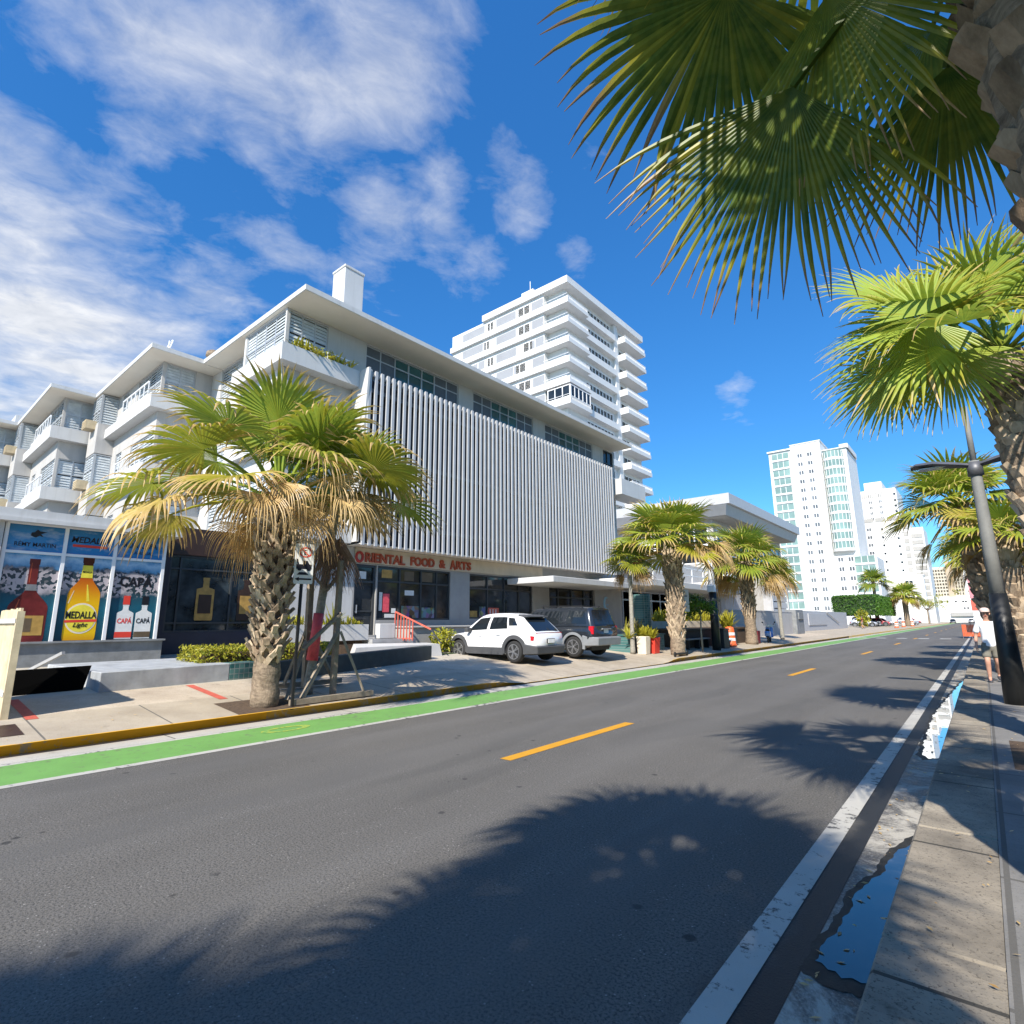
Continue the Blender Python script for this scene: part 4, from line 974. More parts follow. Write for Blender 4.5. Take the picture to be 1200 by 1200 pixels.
# low grey garden walls
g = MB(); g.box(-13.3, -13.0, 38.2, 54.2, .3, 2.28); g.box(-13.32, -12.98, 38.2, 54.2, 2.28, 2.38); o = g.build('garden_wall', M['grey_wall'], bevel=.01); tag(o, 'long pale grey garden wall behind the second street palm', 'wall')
g = MB(); g.box(-13.6, -12.7, 54.4, 57.0, .2, 2.55); g.box(-12.7, -12.6, 55.0, 56.6, 1.7, 2.3); tag(g.build('wall_pier', M['greywall2'], bevel=.02), 'grey concrete pier with a dark vent at the end of the garden wall', 'pier')
g = MB(); g.box(-16.3, -16.0, 68, 99, .3, 2.7); g.box(-16.0, -15.92, 74, 84, 1.0, 2.4)
g.bar((-15.9, 84.5, 2.6), (-15.9, 92, 1.2), .08); tag(g.build('garden_wall', M['slat'], bevel=.01), 'far grey wall with a shutter and sloping handrail below the high-rise', 'wall')
# ------------------------------------------------------------------ distant high-rises
H1 = thing('high_rise', (-36, 200, 0), 'tall white high-rise with green glass bays and a lower right wing', 'tower')
w = MB(); w.box(-43.1, -34.0, 200, 222, 0, 60.2); w.box(-50.2, -43.1, 200.5, 220, 0, 59.0); w.box(-34.0, -27.0, 202.6, 222, 0, 57.0); w.box(-34.0, -28.6, 199.6, 202.6, 0, 21.4); w.box(-28.6, -22.4, 200.6, 216, 0, 20.6); w.box(-29, -26.5, 203, 220, 57, 58.5)
w.build('wall', M['tower_white'], H1)
w = MB(); w.box(-50.6, -43.0, 199.9, 220, 59.0, 59.5); w.box(-43.2, -33.8, 199.8, 222, 60.2, 60.5); w.box(-34, -26.8, 202, 222, 57.0, 57.3); w.build('roof', M['tower_white'], H1)
gl = MB(); gl.lbox(FY(200.5), -49.2, -43.9, 56.2, 58.3, 0, .12); g1 = gl.build('glass_bay', M['greenglass'], H1)
fr = MB(); fr.lbox(FY(200.5), -49.3, -43.8, 55.6, 56.2, 0, .3)
for u in (-47.4, -45.7): fr.lbox(FY(200.5), u-.08, u+.08, 56.2, 58.3, .1, .2)
fr.build('frame', M['tower_white'], g1)
rb = MB(); rb.lathe([(3.0, 53.9), (3.0, 56.0)], (-31.0, 202.6, 0), 24); g2 = rb.build('round_glass_bay', M['greenglass'], H1)
rb = MB(); rb.lathe([(3.08, 53.0), (3.12, 53.1), (3.12, 53.85), (3.0, 53.9)], (-31.0, 202.6, 0), 24)
for i in range(9): a = R_(185+i*21); rb.bar((-31+3.02*math.cos(a), 202.6+3.02*math.sin(a), 53.9), (-31+3.02*math.cos(a), 202.6+3.02*math.sin(a), 56.0), .14)
rb.build('frame', M['tower_white'], g2)
w1 = window(H1, FY(200), -41.2, -39.5, 55.4, 57.0, cols=2, w=.05, fm='rail_white', pm='greyglass', t=.16); w2 = window(H1, FY(200), -38.2, -36.5, 55.4, 57.0, cols=2, w=.05, fm='rail_white', pm='greyglass', t=.16)
sp = MB(); sp.lbox(FY(200), -41.4, -36.3, 54.3, 55.2, 0, .03); s1 = sp.build('spandrel', M['slat'], H1)
for k_ in range(1, 19):
    dz = -3.0*k_
    if k_ < 18: shift(H1, g1, 0, 0, dz); shift(H1, w1, 0, 0, dz); shift(H1, w2, 0, 0, dz); shift(H1, s1, 0, 0, dz)
    if k_ < 11: shift(H1, g2, 0, 0, dz)
    if 12 <= k_ < 18: shift(H1, w1, 8.4, -.4, dz); shift(H1, w2, 8.2, -.4, dz)
for k_ in range(11, 17):
    c_ = shift(H1, g1, 20.9, .1, -3.0*k_-4.3)
t = MB(); t.lbox(FY(200), -41, -36.6, 58.4, 59.0, 0, .06); t.lbox(FY(200), -42, -36.9, 58.0, 58.12, 0, .06); t.build('roof_sign', M['slat'], H1)
H2 = thing('high_rise', (-25, 240, 0), 'white stepped high-rise behind the green glass tower, small dark windows', 'tower')
w = MB(); w.box(-35, -18.2, 240, 262, 0, 49.0); w.box(-28.0, -22.4, 241, 258, 49, 52.2); w.box(-18.2, -16.2, 241, 262, 0, 36.5); w.box(-16.2, -12.2, 243, 262, 0, 34.0); w.build('wall', M['tower_white'], H2)
w = MB(); w.box(-24.5, -13.8, 236, 241, 0, 16.4); w.box(-24.6, -13.6, 235.9, 241, 16.4, 16.8); w.build('podium', M['tower_white'], H2)
wa = window(H2, FY(240), -32.6, -31.4, 33.6, 34.9, cols=2, w=.04, fm='rail_white', pm='greyglass', t=.14); wb = window(H2, FY(240), -29.0, -27.2, 33.6, 35.0, cols=2, w=.04, fm='rail_white', pm='greyglass', t=.14); wc = window(H2, FY(240), -24.5, -23.6, 33.6, 34.6, cols=1, w=.04, fm='rail_white', pm='glass', t=.12)
for k_ in range(1, 4): shift(H2, wa, 0, 0, -2.9*k_); shift(H2, wb, 0, 0, -2.9*k_)
for k_ in range(1, 10): shift(H2, wc, 0, 0, -3.0*k_); shift(H2, wc, 4.6, 0, -2.9*k_+2)
for k_ in (2.9, 5.0, 7.1, 9.2, 11.5): shift(H2, wa, 5.5, 0, k_+1); shift(H2, wa, 8.6, 0, k_+1); shift(H2, wc, 5.2, 0, k_+1)
shift(H2, wa, .2, 0, 9.6); shift(H2, wa, .2, 0, 12.2)
bd = MB()
for i in range(4): bd.lbox(FY(240), -33.2+i*3.7, -30+i*3.7, 37.0, 38.4, 0, .15)
bd.build('louvre_band', M['taupe'], H2)
bd = MB()
for i in range(16): bd.box(-32+i*.62, -31.7+i*.62, 239.85, 240.0, 46.2, 48.0)
bd.build('roof_screen', M['taupe'], H2)
bd = MB()
for i in range(12): bd.box(-17.9, -16.5, 240.8, 241.0, 5+i*2.6, 6.6+i*2.6); bd.box(-15.9, -12.6, 242.8, 243.0, 5+i*2.3, 6.4+i*2.3)
bd.build('balcony_stack', M['taupe'], H2)
for q in ((-18.0, 13.0), (-18.0, 9.2)): window(H2, FY(236), q[0]-1.2, q[0]+1.2, q[1], q[1]+1.9, cols=2, w=.04, fm='rail_white', pm='glass', t=.14)
H3 = thing('hotel_building', (-8, 330, 0), 'beige hotel slab with rows of balconies closing the end of the street', 'hotel')
w = MB(); w.box(-18.2, -10.6, 331, 350, 10, 25.8); w.box(-8.2, -4.6, 331, 350, 10, 28.4); w.build('wing', M['hotelbeige'], H3)
w = MB(); w.box(-4.6, 1.2, 330.6, 350, 3, 28.4); w.box(-19, 6, 329, 350, 0, 11.6); w.build('wall', M['tower_white'], H3)
w = MB(); w.box(-10.6, -8.2, 330.6, 350, 10, 28.2); w.build('stair_core', plain('tan_render', (.46, .36, .25), .7), H3)
pw = window(H3, FY(331), -17.9, -16.9, 23.4, 24.7, cols=1, w=.03, fm='hotelbeige', pm='glass', t=.16)
for i in range(7):
    for j in range(8):
        if i+j: shift(H3, pw, i*1.05, 0, -1.6*j)
pw2 = window(H3, FY(331), -7.9, -7.0, 25.2, 26.6, cols=1, w=.03, fm='hotelbeige', pm='glass', t=.16)
for i in range(3):
    for j in range(9):
        if i+j: shift(H3, pw2, i*1.05, 0, -1.6*j)
for x, z in ((-14, 9), (-12, 9), (-9, 9), (-6.4, 9), (-5.4, 9), (-5, 6), (-6.2, 6)): window(H3, FY(329), x, x+.9, z, z+.9, cols=1, w=.03, fm='rail_white', pm='glass', t=.1)
for j in range(7): window(H3, FY(330.6), -3.2, -2.6, 14+j*1.8, 15+j*1.8, cols=1, w=.03, fm='rail_white', pm='glass', t=.1)
w = MB(); w.box(-11, -3, 328, 329, 2.8, 4.6); w.build('entrance_awning', M['taupe'], H3)
B4 = thing('row_building', (6, 160, 0), 'low pale building far along the right pavement', 'building')
w = MB(); w.box(3.6, 14, 100, 300, 0, 6.4); w.build('wall', M['tower_white'], B4); w = MB(); w.box(3.3, 14.2, 99.5, 300, 6.4, 6.7); w.build('roof', M['slat'], B4)
for i in range(10): window(B4, Fr((3.6, 0, 0), (0, -1, 0), (-1, 0, 0)), -(104+i*10+4), -(104+i*10), 3.5, 5.5, cols=4, w=.04, fm='alu', pm='glass')
# building on the right-hand pavement (mostly outside the frame; throws the shade on the pavement)
B5 = thing('street_building', (3.2, 20, 0), 'pale blue white shop building along the right pavement behind the lamp post', 'building')
FB = Fr((3.2, 0, 0), (0, -1, 0), (-1, 0, 0))
w = MB(); w.box(3.42, 12, -16, 98, 0, 5.59)
opb = [(-42+i*5.2, -42+i*5.2+3.6, .9, 3.1) for i in range(11)]+[(-42+i*5.2+.5, -42+i*5.2+3.0, 3.7, 5.1) for i in range(11)]
wall_open(w, FB, -98, 16, 0, 5.6, opb, .18); w.build('wall', M['paleblue'], B5)
w = MB(); w.box(2.95, 12, -16.3, 98.3, 5.6, 5.85); w.build('roof', M['white'], B5)
for o in opb: window(B5, FB, *o, cols=3, w=-.08, fm='alu', pm='shopglass' if o[2] < 2 else 'glass')
# ------------------------------------------------------------------ cars (local: +x forward, +y left)
def lerp(a, b, t): return a+(b-a)*t
def interp(tab, x):
    for (x0, y0), (x1, y1) in zip(tab, tab[1:]):
        if x <= x1 or (x1, y1) == tab[-1]:
            t = max(0, min(1, (x-x0)/(x1-x0))); t = t*t*(3-2*t) if len(tab) > 9 else t
            return y0+(y1-y0)*t
def boolean_cut(o, cutters):
    for c in cutters:
        m = o.modifiers.new('cut', 'BOOLEAN'); m.object = c; m.operation = 'DIFFERENCE'; m.solver = 'EXACT'; m.material_mode = 'TRANSFER'
    dg = bpy.context.evaluated_depsgraph_get(); me = bpy.data.meshes.new_from_object(o.evaluated_get(dg))
    o.modifiers.clear(); old = o.data; o.data = me; bpy.data.meshes.remove(old); o.data.name = o.name
    for c in cutters: bpy.data.objects.remove(c)
def make_car(name, label, loc, rz, P, paint, group=None):
    root = thing(name, loc, label, 'car', group, rz)
    xs = [P['x0']+(P['x1']-P['x0'])*i/40 for i in range(41)]
    def half(x): return interp(P['w'], x)
    def ztop(x): return interp(P['zt'], x)
    def zbot(x): return interp(P['zb'], x)
    mb = MB(); mb.smooth = True; vs = []; fs = []
    for x in xs:
        w = half(x); zb = zbot(x); zt = ztop(x); h = zt-zb
        sec = [(0, zb), (w*.55, zb), (w*.90, zb+.02), (w*.985, zb+h*.22), (w, zb+h*.45), (w*.995, zb+h*.66), (w*.97, zb+h*.86), (w*.925, zt-.025), (w*.86, zt), (w*.45, zt+.025), (0, zt+.03)]
        ring = [(x, y, z) for y, z in sec]+[(x, -y, z) for y, z in sec[-2:0:-1]]
        vs += ring
    n = len(ring)
    for i in range(40):
        for k in range(n): fs.append((i*n+k, i*n+(k+1) % n, (i+1)*n+(k+1) % n, (i+1)*n+k))
    fs += [tuple(range(n))[::-1], tuple(40*n+k for k in range(n))]
    mb.add(vs, fs); body = mb.build('body', paint, root, local=True)
    cut = []
    for ax in (P['fa'], P['ra']):
        c = MB(); c.lathe([(P['wr']+.07, -1.2), (P['wr']+.07, 1.2)], (ax, 0, P['wr']+.02), 40, 'y'); cut.append(c.build('wheel_arch', M['black'], root, local=True))
    boolean_cut(body, cut)
    # inner dark underbody
    u = MB(); u.box(P['x0']+.25, P['x1']-.25, -.62, .62, .24, .62); u.build('underbody', M['black'], root, local=True)
    # greenhouse
    st = P['green']; wb, wr_ = P['wbelt'], P['wroof']
    def belt(s, off=0): x = interp([(i/(len(st)-1), a[0]) for i, a in enumerate(st)], s); return V((x, interp(P['w'], x)*wb+off, ztop(x)-.01))
    def roof(s, off=0):
        x = interp([(i/(len(st)-1), a[1]) for i, a in enumerate(st)], s); z = interp([(i/(len(st)-1), a[2]) for i, a in enumerate(st)], s)
        return V((x, wr_+off, z))
    def side(s, t, off=0.):
        p = belt(s).lerp(roof(s), t); p.y += .035*math.sin(math.pi*t)+off; return p
    g = MB(); g.smooth = True; vs = []; fs = []; NS = 24; ts = (0, .25, .5, .75, .93, 1.0)
    for i in range(NS+1):
        s = i/NS; L = [side(s, t) for t in ts]
        r = roof(s); L[-1] = V((r.x, r.y-.05, r.z+.022)); top = [V((r.x, r.y*.45, r.z+.045)), V((r.x, 0, r.z+.05))]
        half_ = L+top; ring = half_+[V((p.x, -p.y, p.z)) for p in half_[-2::-1]]
        vs += ring
    n = len(ring)
    for i in range(NS):
        for k in range(n-1): fs.append((i*n+k, i*n+k+1, (i+1)*n+k+1, (i+1)*n+k))
    fs += [tuple(range(n)), tuple(NS*n+k for k in range(n))[::-1]]
    g.add(vs, fs); g.build('cabin', paint, root, local=True)
    for s0, s1, t0, t1 in P['glass']:
        for sg in (1, -1):
            q = MB(); vs = []; m = 8
            for i in range(m+1):
                s = lerp(s0, s1, i/m)
                for t in (t0, (t0+t1)/2, t1): p = side(s, t, .007); vs.append((p.x, sg*p.y, p.z))
            fs = [(i*3+k, i*3+k+1, i*3+k+4, i*3+k+3) for i in range(m) for k in range(2)]
            q.add(vs, fs); q.build('side_window', M['carglass'], root, local=True)
    for s, nm, out in ((0, 'windscreen', 1), (1, 'rear_window', -1)):
        q = MB(); vs = []
        for i in range(7):
            y = -1+2*i/6
            for t in (.10, .5, .90):
                p = belt(s).lerp(roof(s), t); vs.append((p.x+out*(.015+.0*abs(y)), p.y*y*.90, p.z+.03*t+.008))
        q.add(vs, [(i*3+k, i*3+k+1, i*3+k+4, i*3+k+3) for i in range(6) for k in range(2)]); q.build(nm, M['carglass'], root, local=True)
    # wheels
    for ax in (P['fa'], P['ra']):
        for sg in (1, -1):
            R = P['wr']; y1 = half(0)*P.get('trk', .985)
            w = MB(); w.smooth = True; w.lathe([(R*.66, -.1), (R*.9, -.11), (R*.985, -.085), (R, -.05), (R, .05), (R*.985, .085), (R*.9, .11), (R*.66, .1)], (ax, sg*(y1-.11), R), 28, 'y')
            wo = w.build('wheel', M['tyre'], root, local=True)
            r = MB(); r.lathe([(R*.70, .0), (R*.70, .112), (R*.63, .112), (R*.60, .05), (R*.60, .0)], (ax, sg*(y1-.11)+(0 if sg > 0 else -.112), R), 28, 'y')
            for k in range(P['spokes']):
                for da in (-.16, .16):
                    a = k*2*math.pi/P['spokes']; yy = sg*(y1-.012)
                    r.bar((ax+math.cos(a+da*.5)*R*.10, yy, R+math.sin(a+da*.5)*R*.10), (ax+math.cos(a+da)*R*.64, yy, R+math.sin(a+da)*R*.64), .03, .035, up=(0, 1, 0))
            r.lathe([(R*.15, -.02), (R*.15, .02)], (ax, sg*(y1-.01), R), 12, 'y')
            r.build('rim', M['rim'], wo, local=True)
            d = MB(); d.lathe([(R*.6, -.005), (R*.6, .005)], (ax, sg*(y1-.07), R), 24, 'y'); d.build('brake_disc', M['steel'], wo, local=True)
            # arch trim
            t = MB(); m = 18; a0, a1 = R_(-12), R_(192); vs = []; fs = []
            for i in range(m+1):
                a = lerp(a0, a1, i/m); ro = R+P['trim']; ri = R+.04
                for rr, dy in ((ri, -.28), (ri, .022), (ro, .016), (ro, -.03)):
                    x = ax+math.cos(a)*rr; z = R+.02+math.sin(a)*rr
                    yy = half(x)*.99+dy; vs.append((x, sg*yy, max(.2, z)))
            for i in range(m):
                for k in range(4): fs.append((i*4+k, i*4+(k+1) % 4, (i+1)*4+(k+1) % 4, (i+1)*4+k))
            t.add(vs, fs); t.build('arch_trim', P['cladm'], root, local=True)
    for sg in (1, -1):
        t = MB(); xa, xb = P['ra']+P['wr']+.1, P['fa']-P['wr']-.1
        t.hexa([(xa, sg*.5, .22), (xb, sg*.5, .22), (xb, sg*(half(0)+.012), .24), (xa, sg*(half(0)+.012), .24), (xa, sg*.5, .42), (xb, sg*.5, .42), (xb, sg*(half(0)+.008), P['sill']), (xa, sg*(half(0)+.008), P['sill'])]); t.build('sill', P['cladm'], root, local=True)
        t = MB(); x = P['mir']; y = half(x)*.92; t.box(x-.09, x+.06, sg*y if sg > 0 else sg*(y+.24), sg*(y+.24) if sg > 0 else sg*y, ztop(x)+.0, ztop(x)+.15); t.build('mirror', M['clad'], root, local=True, bevel=.03)
        t = MB()
        for x in P['seams']:
            for i in range(5):
                z0 = .46+(ztop(x)-.06-.46)*i/5; z1 = .46+(ztop(x)-.06-.46)*(i+1)/5
                def yy(z):
                    zb = zbot(x); f = (z-zb)/(ztop(x)-zb); return half(x)*interp([(0, .9), (.22, .985), (.45, 1.), (.66, .995), (.86, .97), (1, .93)], f)+.0015
                t.add([(x-.005, sg*yy(z0), z0), (x+.005, sg*yy(z0), z0), (x+.005, sg*yy(z1), z1), (x-.005, sg*yy(z1), z1)], [(0, 1, 2, 3)])
        t.build('door_seam', M['black'], root, local=True)
        for x in P['handles']:
            t = MB(); z = ztop(x)-.13; y = half(x)*.985; t.box(x-.09, x+.09, min(sg*y, sg*(y+.035)), max(sg*y, sg*(y+.035)), z-.016, z+.016); t.build('door_handle', paint, root, local=True, bevel=.008)
        # lamps
        t = MB(); P['tail'](t, sg, half); t.build('tail_light', M['taillight'], root, local=True, bevel=.01)
        t = MB(); x = P['x1']-.16; y = half(x)*.72; t.box(x-.05, x+.09, min(sg*y, sg*(y+.22)), max(sg*y, sg*(y+.22)), P['headz'], P['headz']+.13); t.build('headlight', M['lens'], root, local=True, bevel=.02)
    t = MB(); P['bump'](t, half); t.build('rear_bumper', P['bumpm'], root, local=True, bevel=.025)
    t = MB(); x = P['x1']; t.box(x-.3, x+.02, -half(x-.2)*.98, half(x-.2)*.98, .24, .56); t.build('front_bumper', P['cladm'], root, local=True, bevel=.04)
    t = MB(); x = P['x0']-P['plate'][0]; t.box(x-.012, x+.03, -.16, .16, P['plate'][1], P['plate'][1]+.12); t.build('number_plate', M['signwhite'], root, local=True)
    if 'extra' in P: P['extra'](root, half, ztop, roof)
    return root
# compact crossover
def tail1(t, s, half):
    x = -1.93; y = half(x)
    t.hexa([(x-.16, s*(y-.30), .70), (x+.24, s*(y-.04), .66), (x+.24, s*(y+.035), .68), (x-.10, s*(y-.02), .70), (x-.17, s*(y-.30), .80), (x+.30, s*(y-.04), .88), (x+.30, s*(y+.03), .88), (x-.11, s*(y-.03), .84)])
def bump1(t, half):
    t.hexa([(-2.16, -.70, .28), (-1.75, -.86, .26), (-1.75, .86, .26), (-2.16, .70, .28), (-2.19, -.74, .52), (-1.72, -.90, .60), (-1.72, .90, .60), (-2.19, .74, .52)])
def ext1(root, half, ztop, roof):
    t = MB(); t.box(-2.10, -2.04, -.66, .66, .925, .95); t.build('light_bar', M['taillight'], root, local=True)
    t = MB(); t.hexa([(-1.62, -.55, 1.44), (-1.25, -.58, 1.48), (-1.25, .58, 1.48), (-1.62, .55, 1.44), (-1.63, -.53, 1.465), (-1.25, -.56, 1.535), (-1.25, .56, 1.535), (-1.63, .53, 1.465)]); t.build('roof_spoiler', root.children[0].data.materials[0] if root.children else M['carwhite'], root, local=True, bevel=.01)
    t = MB(); t.box(-2.17, -2.13, -.2, .2, .60, .76); t.build('plate_recess', M['clad'], root, local=True, bevel=.01)
CAR1 = dict(x0=-2.10, x1=2.12, w=[(-2.10, .70), (-1.9, .80), (-1.3, .885), (-.4, .90), (.8, .90), (1.4, .885), (1.9, .80), (2.12, .62)],
    zt=[(-2.10, .93), (-1.7, 1.05), (-.8, 1.02), (.4, .97), (1.0, .95), (1.5, .90), (1.9, .82), (2.12, .66)], zb=[(-2.1, .42), (-1.7, .24), (1.7, .22), (2.12, .30)],
    fa=1.32, ra=-1.30, wr=.345, green=[(1.12, .42, 1.47), (.75, .22, 1.52), (0, -.1, 1.55), (-.75, -.72, 1.545), (-1.50, -1.10, 1.50), (-2.04, -1.42, 1.43)], wbelt=.90, wroof=.60,
    glass=[(.10, .40, .12, .84), (.435, .66, .12, .84), (.685, .80, .30, .82)], spokes=5, trim=.165, cladm=M['clad'], sill=.47, mir=.78, seams=(1.0, .05, -.82), handles=(.22, -.62), tail=tail1, headz=.62, bump=bump1, bumpm=M['clad'], plate=(.075, .62), extra=ext1)
car1 = make_car('parked_car', 'white hatchback with black wheel arches parked nose-in at the shop steps', (-13.0, 14.93, .355), math.pi-R_(2), CAR1, M['carwhite'])
# boxy 4x4
def tail2(t, s, half):
    x = -2.22; y = half(x)
    t.hexa([(x-.05, s*(y-.10), .82), (x+.16, s*(y-.0), .82), (x+.16, s*(y+.025), .82), (x-.05, s*(y+.01), .82), (x-.04, s*(y-.10), 1.10), (x+.14, s*(y-.02), 1.10), (x+.14, s*(y+.02), 1.10), (x-.04, s*(y+.0), 1.10)])
def bump2(t, half): t.hexa([(-2.42, -.80, .42), (-1.85, -.93, .40), (-1.85, .93, .40), (-2.42, .80, .42), (-2.45, -.82, .70), (-1.82, -.945, .78), (-1.82, .945, .78), (-2.45, .82, .70)])
def ext2(root, half, ztop, roof):
    for s in (1, -1):
        t = MB(); t.bar((-1.7, s*.58, 1.83), (.2, s*.58, 1.86), .035); [t.bar((x, s*.58, 1.76), (x, s*.58, 1.85), .04) for x in (-1.65, -.7, .15)]; t.build('roof_rail', M['black'], root, local=True)
    t = MB(); t.bar((-1.3, -.58, 1.85), (-1.3, .58, 1.85), .04, .02); t.bar((-.2, -.58, 1.87), (-.2, .58, 1.87), .04, .02); t.build('roof_crossbar', M['black'], root, local=True)
    t = MB(); t.box(-2.33, -2.27, -.30, .30, .98, 1.02); t.build('tailgate_trim', M['silverclad'], root, local=True)
CAR2 = dict(x0=-2.28, x1=2.36, w=[(-2.28, .82), (-2.1, .90), (-1.3, .925), (-.4, .93), (.8, .93), (1.5, .92), (2.1, .86), (2.36, .70)],
    zt=[(-2.28, 1.08), (-1.7, 1.12), (-.8, 1.11), (.4, 1.09), (1.0, 1.07), (1.5, 1.05), (2.1, 1.0), (2.36, .85)], zb=[(-2.28, .46), (-1.9, .32), (1.9, .30), (2.36, .38)],
    fa=1.45, ra=-1.42, wr=.37, green=[(1.25, .62, 1.66), (.9, .45, 1.72), (0, 0, 1.755), (-.75, -.70, 1.765), (-1.5, -1.42, 1.76), (-2.24, -2.02, 1.72)], wbelt=.93, wroof=.66,
    glass=[(.11, .375, .12, .84), (.41, .60, .12, .84), (.615, .655, .15, .82), (.70, .93, .14, .84)], spokes=5, trim=.135, cladm=M['silverclad'], sill=.50, mir=.85, seams=(1.12, .1, -.95), handles=(.3, -.72), tail=tail2, headz=.75, bump=bump2, bumpm=M['silverclad'], plate=(.0, .86), extra=ext2)
car2 = make_car('parked_car', 'dark slate 4x4 with silver arches parked beyond the white hatchback', (-12.95, 18.05, .375), math.pi, CAR2, M['cargrey'])
def car_copy(src, loc, rz, paint, label, group, names=('body', 'cabin')):
    c = copy_tree(src); c.location = loc; c.rotation_euler = (0, 0, rz); c['label'] = label; c['group'] = group
    for k in kids(c):
        if k.name.split('.')[0] in names: setmat(k, paint)
    return c
GP = 'cars parked under the far hedge'
car_copy(car1, (-16.6, 118, .33), R_(8), M['carsilver'], 'silver car nearest the green hedge beyond the maroon shirt', GP)
car_copy(car2, (-17.0, 124, .33), R_(2), M['cargrey'], 'dark car parked under the left half of the far hedge', GP)
car_copy(car1, (-16.0, 131, .33), R_(5), M['carred'], 'red car parked under the middle of the far hedge', GP)
car_copy(car1, (-16.2, 138, .33), R_(3), M['carsilver'], 'silver car behind the far orange barrel and red car', GP)
car_copy(car2, (-15.5, 182, .33), R_(6), M['carsilver'], 'pale 4x4 parked beyond the far street palm', GP)
car_copy(car1, (-15.2, 190, .33), R_(0), M['carred'], 'farthest dull red car parked beyond the far street palm', GP)
car_copy(car1, (-8.6, 262, .0), R_(-90), M['cargrey'], 'small dark car driving at the far end of the street', 'cars on the far road')
car_copy(car1, (-3.4, 270, .0), R_(90), M['carsilver'], 'small pale car beside the dark one at the far end of the street', 'cars on the far road')
# ------------------------------------------------------------------ planters, walls, rails on the left
def zl3(x, y, d=0): return zl(x, y)+d
g = MB(); g.hexa([(-15.9, 3.0, .3), (-12.74, 3.2, .3), (-12.90, 5.62, .3), (-15.9, 5.62, .3), (-15.9, 3.0, .80), (-12.74, 3.2, .775), (-12.90, 5.62, .79), (-15.9, 5.62, .80)])
tag(g.build('planter_wall', M['bluewall'], bevel=.015), 'blue-grey chipped planter wall in front of the drink posters', 'planter')
g = MB(); g.hexa([(-13.3, 5.625, .3), (-12.90, 5.625, .3), (-12.93, 6.2, .3), (-13.3, 6.2, .3), (-13.3, 5.625, .79), (-12.90, 5.625, .79), (-12.93, 6.2, .80), (-13.3, 6.2, .80)])
tag(g.build('tiled_planter_end', M['tealtile'], bevel=.01), 'short teal tiled planter end behind the big palm trunk', 'planter')
g = MB(); g.hexa([(-12.55, 6.25, .25), (-12.25, 6.25, .25), (-13.62, 12.2, .3), (-13.95, 12.2, .3), (-12.55, 6.25, .80), (-12.25, 6.25, .80), (-13.62, 12.2, .92), (-13.95, 12.2, .92)])
tag(g.build('low_wall', M['darkgreen'], bevel=.015), 'low dark green painted wall running from the palm to the white hatchback', 'wall')
h = thing('hedge', (-14, 7.2, .5), 'clipped yellow-green hedge behind the teal tiles and palm trunk', 'hedge')
b = MB(); leaf_cards(b, 5200, boxs(-14.7, -13.35, 5.15, 8.6, .5, 1.13, .14), .055, random.Random(2), (0, .22)); b.build('leaves', M['shrub'], h)
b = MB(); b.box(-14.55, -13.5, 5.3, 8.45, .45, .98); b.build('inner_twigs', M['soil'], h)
px = MB(); px.box(-15.9, -15.5, 8.1, 11.1, 1.10, 1.60); px.box(-15.86, -15.56, 8.16, 11.04, 1.585, 1.59)
tag(px.build('planter_box', M['white'], bevel=.012), 'long white planter box holding plants left of the shop door', 'planter')
g = MB(); g.box(-16.8, -15.7, 8.0, 11.0, .4, 1.10); g.box(-15.56, -15.50, 8.5, 10.5, .55, .98); tag(g.build('planter_plinth', M['soil']), 'dark recessed base under the white planter box', 'planter base')
p = thing('planter_plant', (-15.7, 9.6, 1.6), 'mixed leafy plants in the long white planter box', 'plant')
b = MB(); rg = random.Random(5)
for i in range(14): sprays(b, (-15.7+rg.uniform(-.1, .1), 8.4+i*.19, 1.58), 14, rg.uniform(.22, .42), rg, 1.1, .03, (0, .25))
sprays(b, (-15.7, 9.9, 1.6), 16, .75, rg, 1.0, .03); b.build('leaves', M['shrub'], p)
st = thing('shop_steps', (-16.3, 12, .5), 'pale concrete steps and ramp up to the shop door', 'steps')
g = MB(); g.box(-17.48, -15.3, 11.12, 12.95, .4, 1.12); g.box(-15.29, -14.9, 11.2, 12.9, .4, .90); g.box(-14.89, -14.5, 11.25, 12.85, .4, .70); g.build('steps', M['concrete'], st)
g = MB(); g.hexa([(-15.29, 10.2, .5), (-14.2, 9.6, .5), (-14.2, 13.2, .5), (-15.2, 13.4, .5), (-15.29, 10.4, 1.0), (-14.25, 9.8, .93), (-14.25, 13.1, .93), (-15.2, 13.3, .95)]); g.build('ramp', M['white'], st)
g = MB(); g.box(-15.7, -15.45, 11.5, 12.15, 1.13, 1.62); tag(g.build('white_block', M['white'], bevel=.015), 'square white block beside the shop door steps', 'block')
hr = thing('handrail', (-15.5, 12.4, 1), 'faded red iron handrail on the shop steps', 'handrail')
b = MB(); b.bar((-15.6, 12.25, 2.02), (-14.3, 12.75, 1.42), .05)
b.build('top_rail', M['redpaint'], hr); b = MB()
for i in range(7):
    t_ = i/6; x = lerp(-15.6, -14.95, t_); y = lerp(12.25, 12.5, t_); b.bar((x, y, 1.05), (x, y, 2.02-.3*t_), .032)
b.bar((-15.6, 12.25, 1.12), (-14.95, 12.5, 1.12), .03); b.build('balusters', M['redpaint'], hr)
b = MB(); b.bar((-14.3, 12.75, 1.42), (-14.0, 12.95, .95), .04); b.build('brace_leg', M['darkframe'], hr)
g = MB(); g.box(-16.9, -15.7, 13.1, 23.2, .5, 1.46); g.box(-16.95, -15.62, 13.05, 23.3, 1.46, 1.52); tag(g.build('raised_planter', M['taupe'], bevel=.012), 'long raised grey planter under the shop windows behind the cars', 'planter')
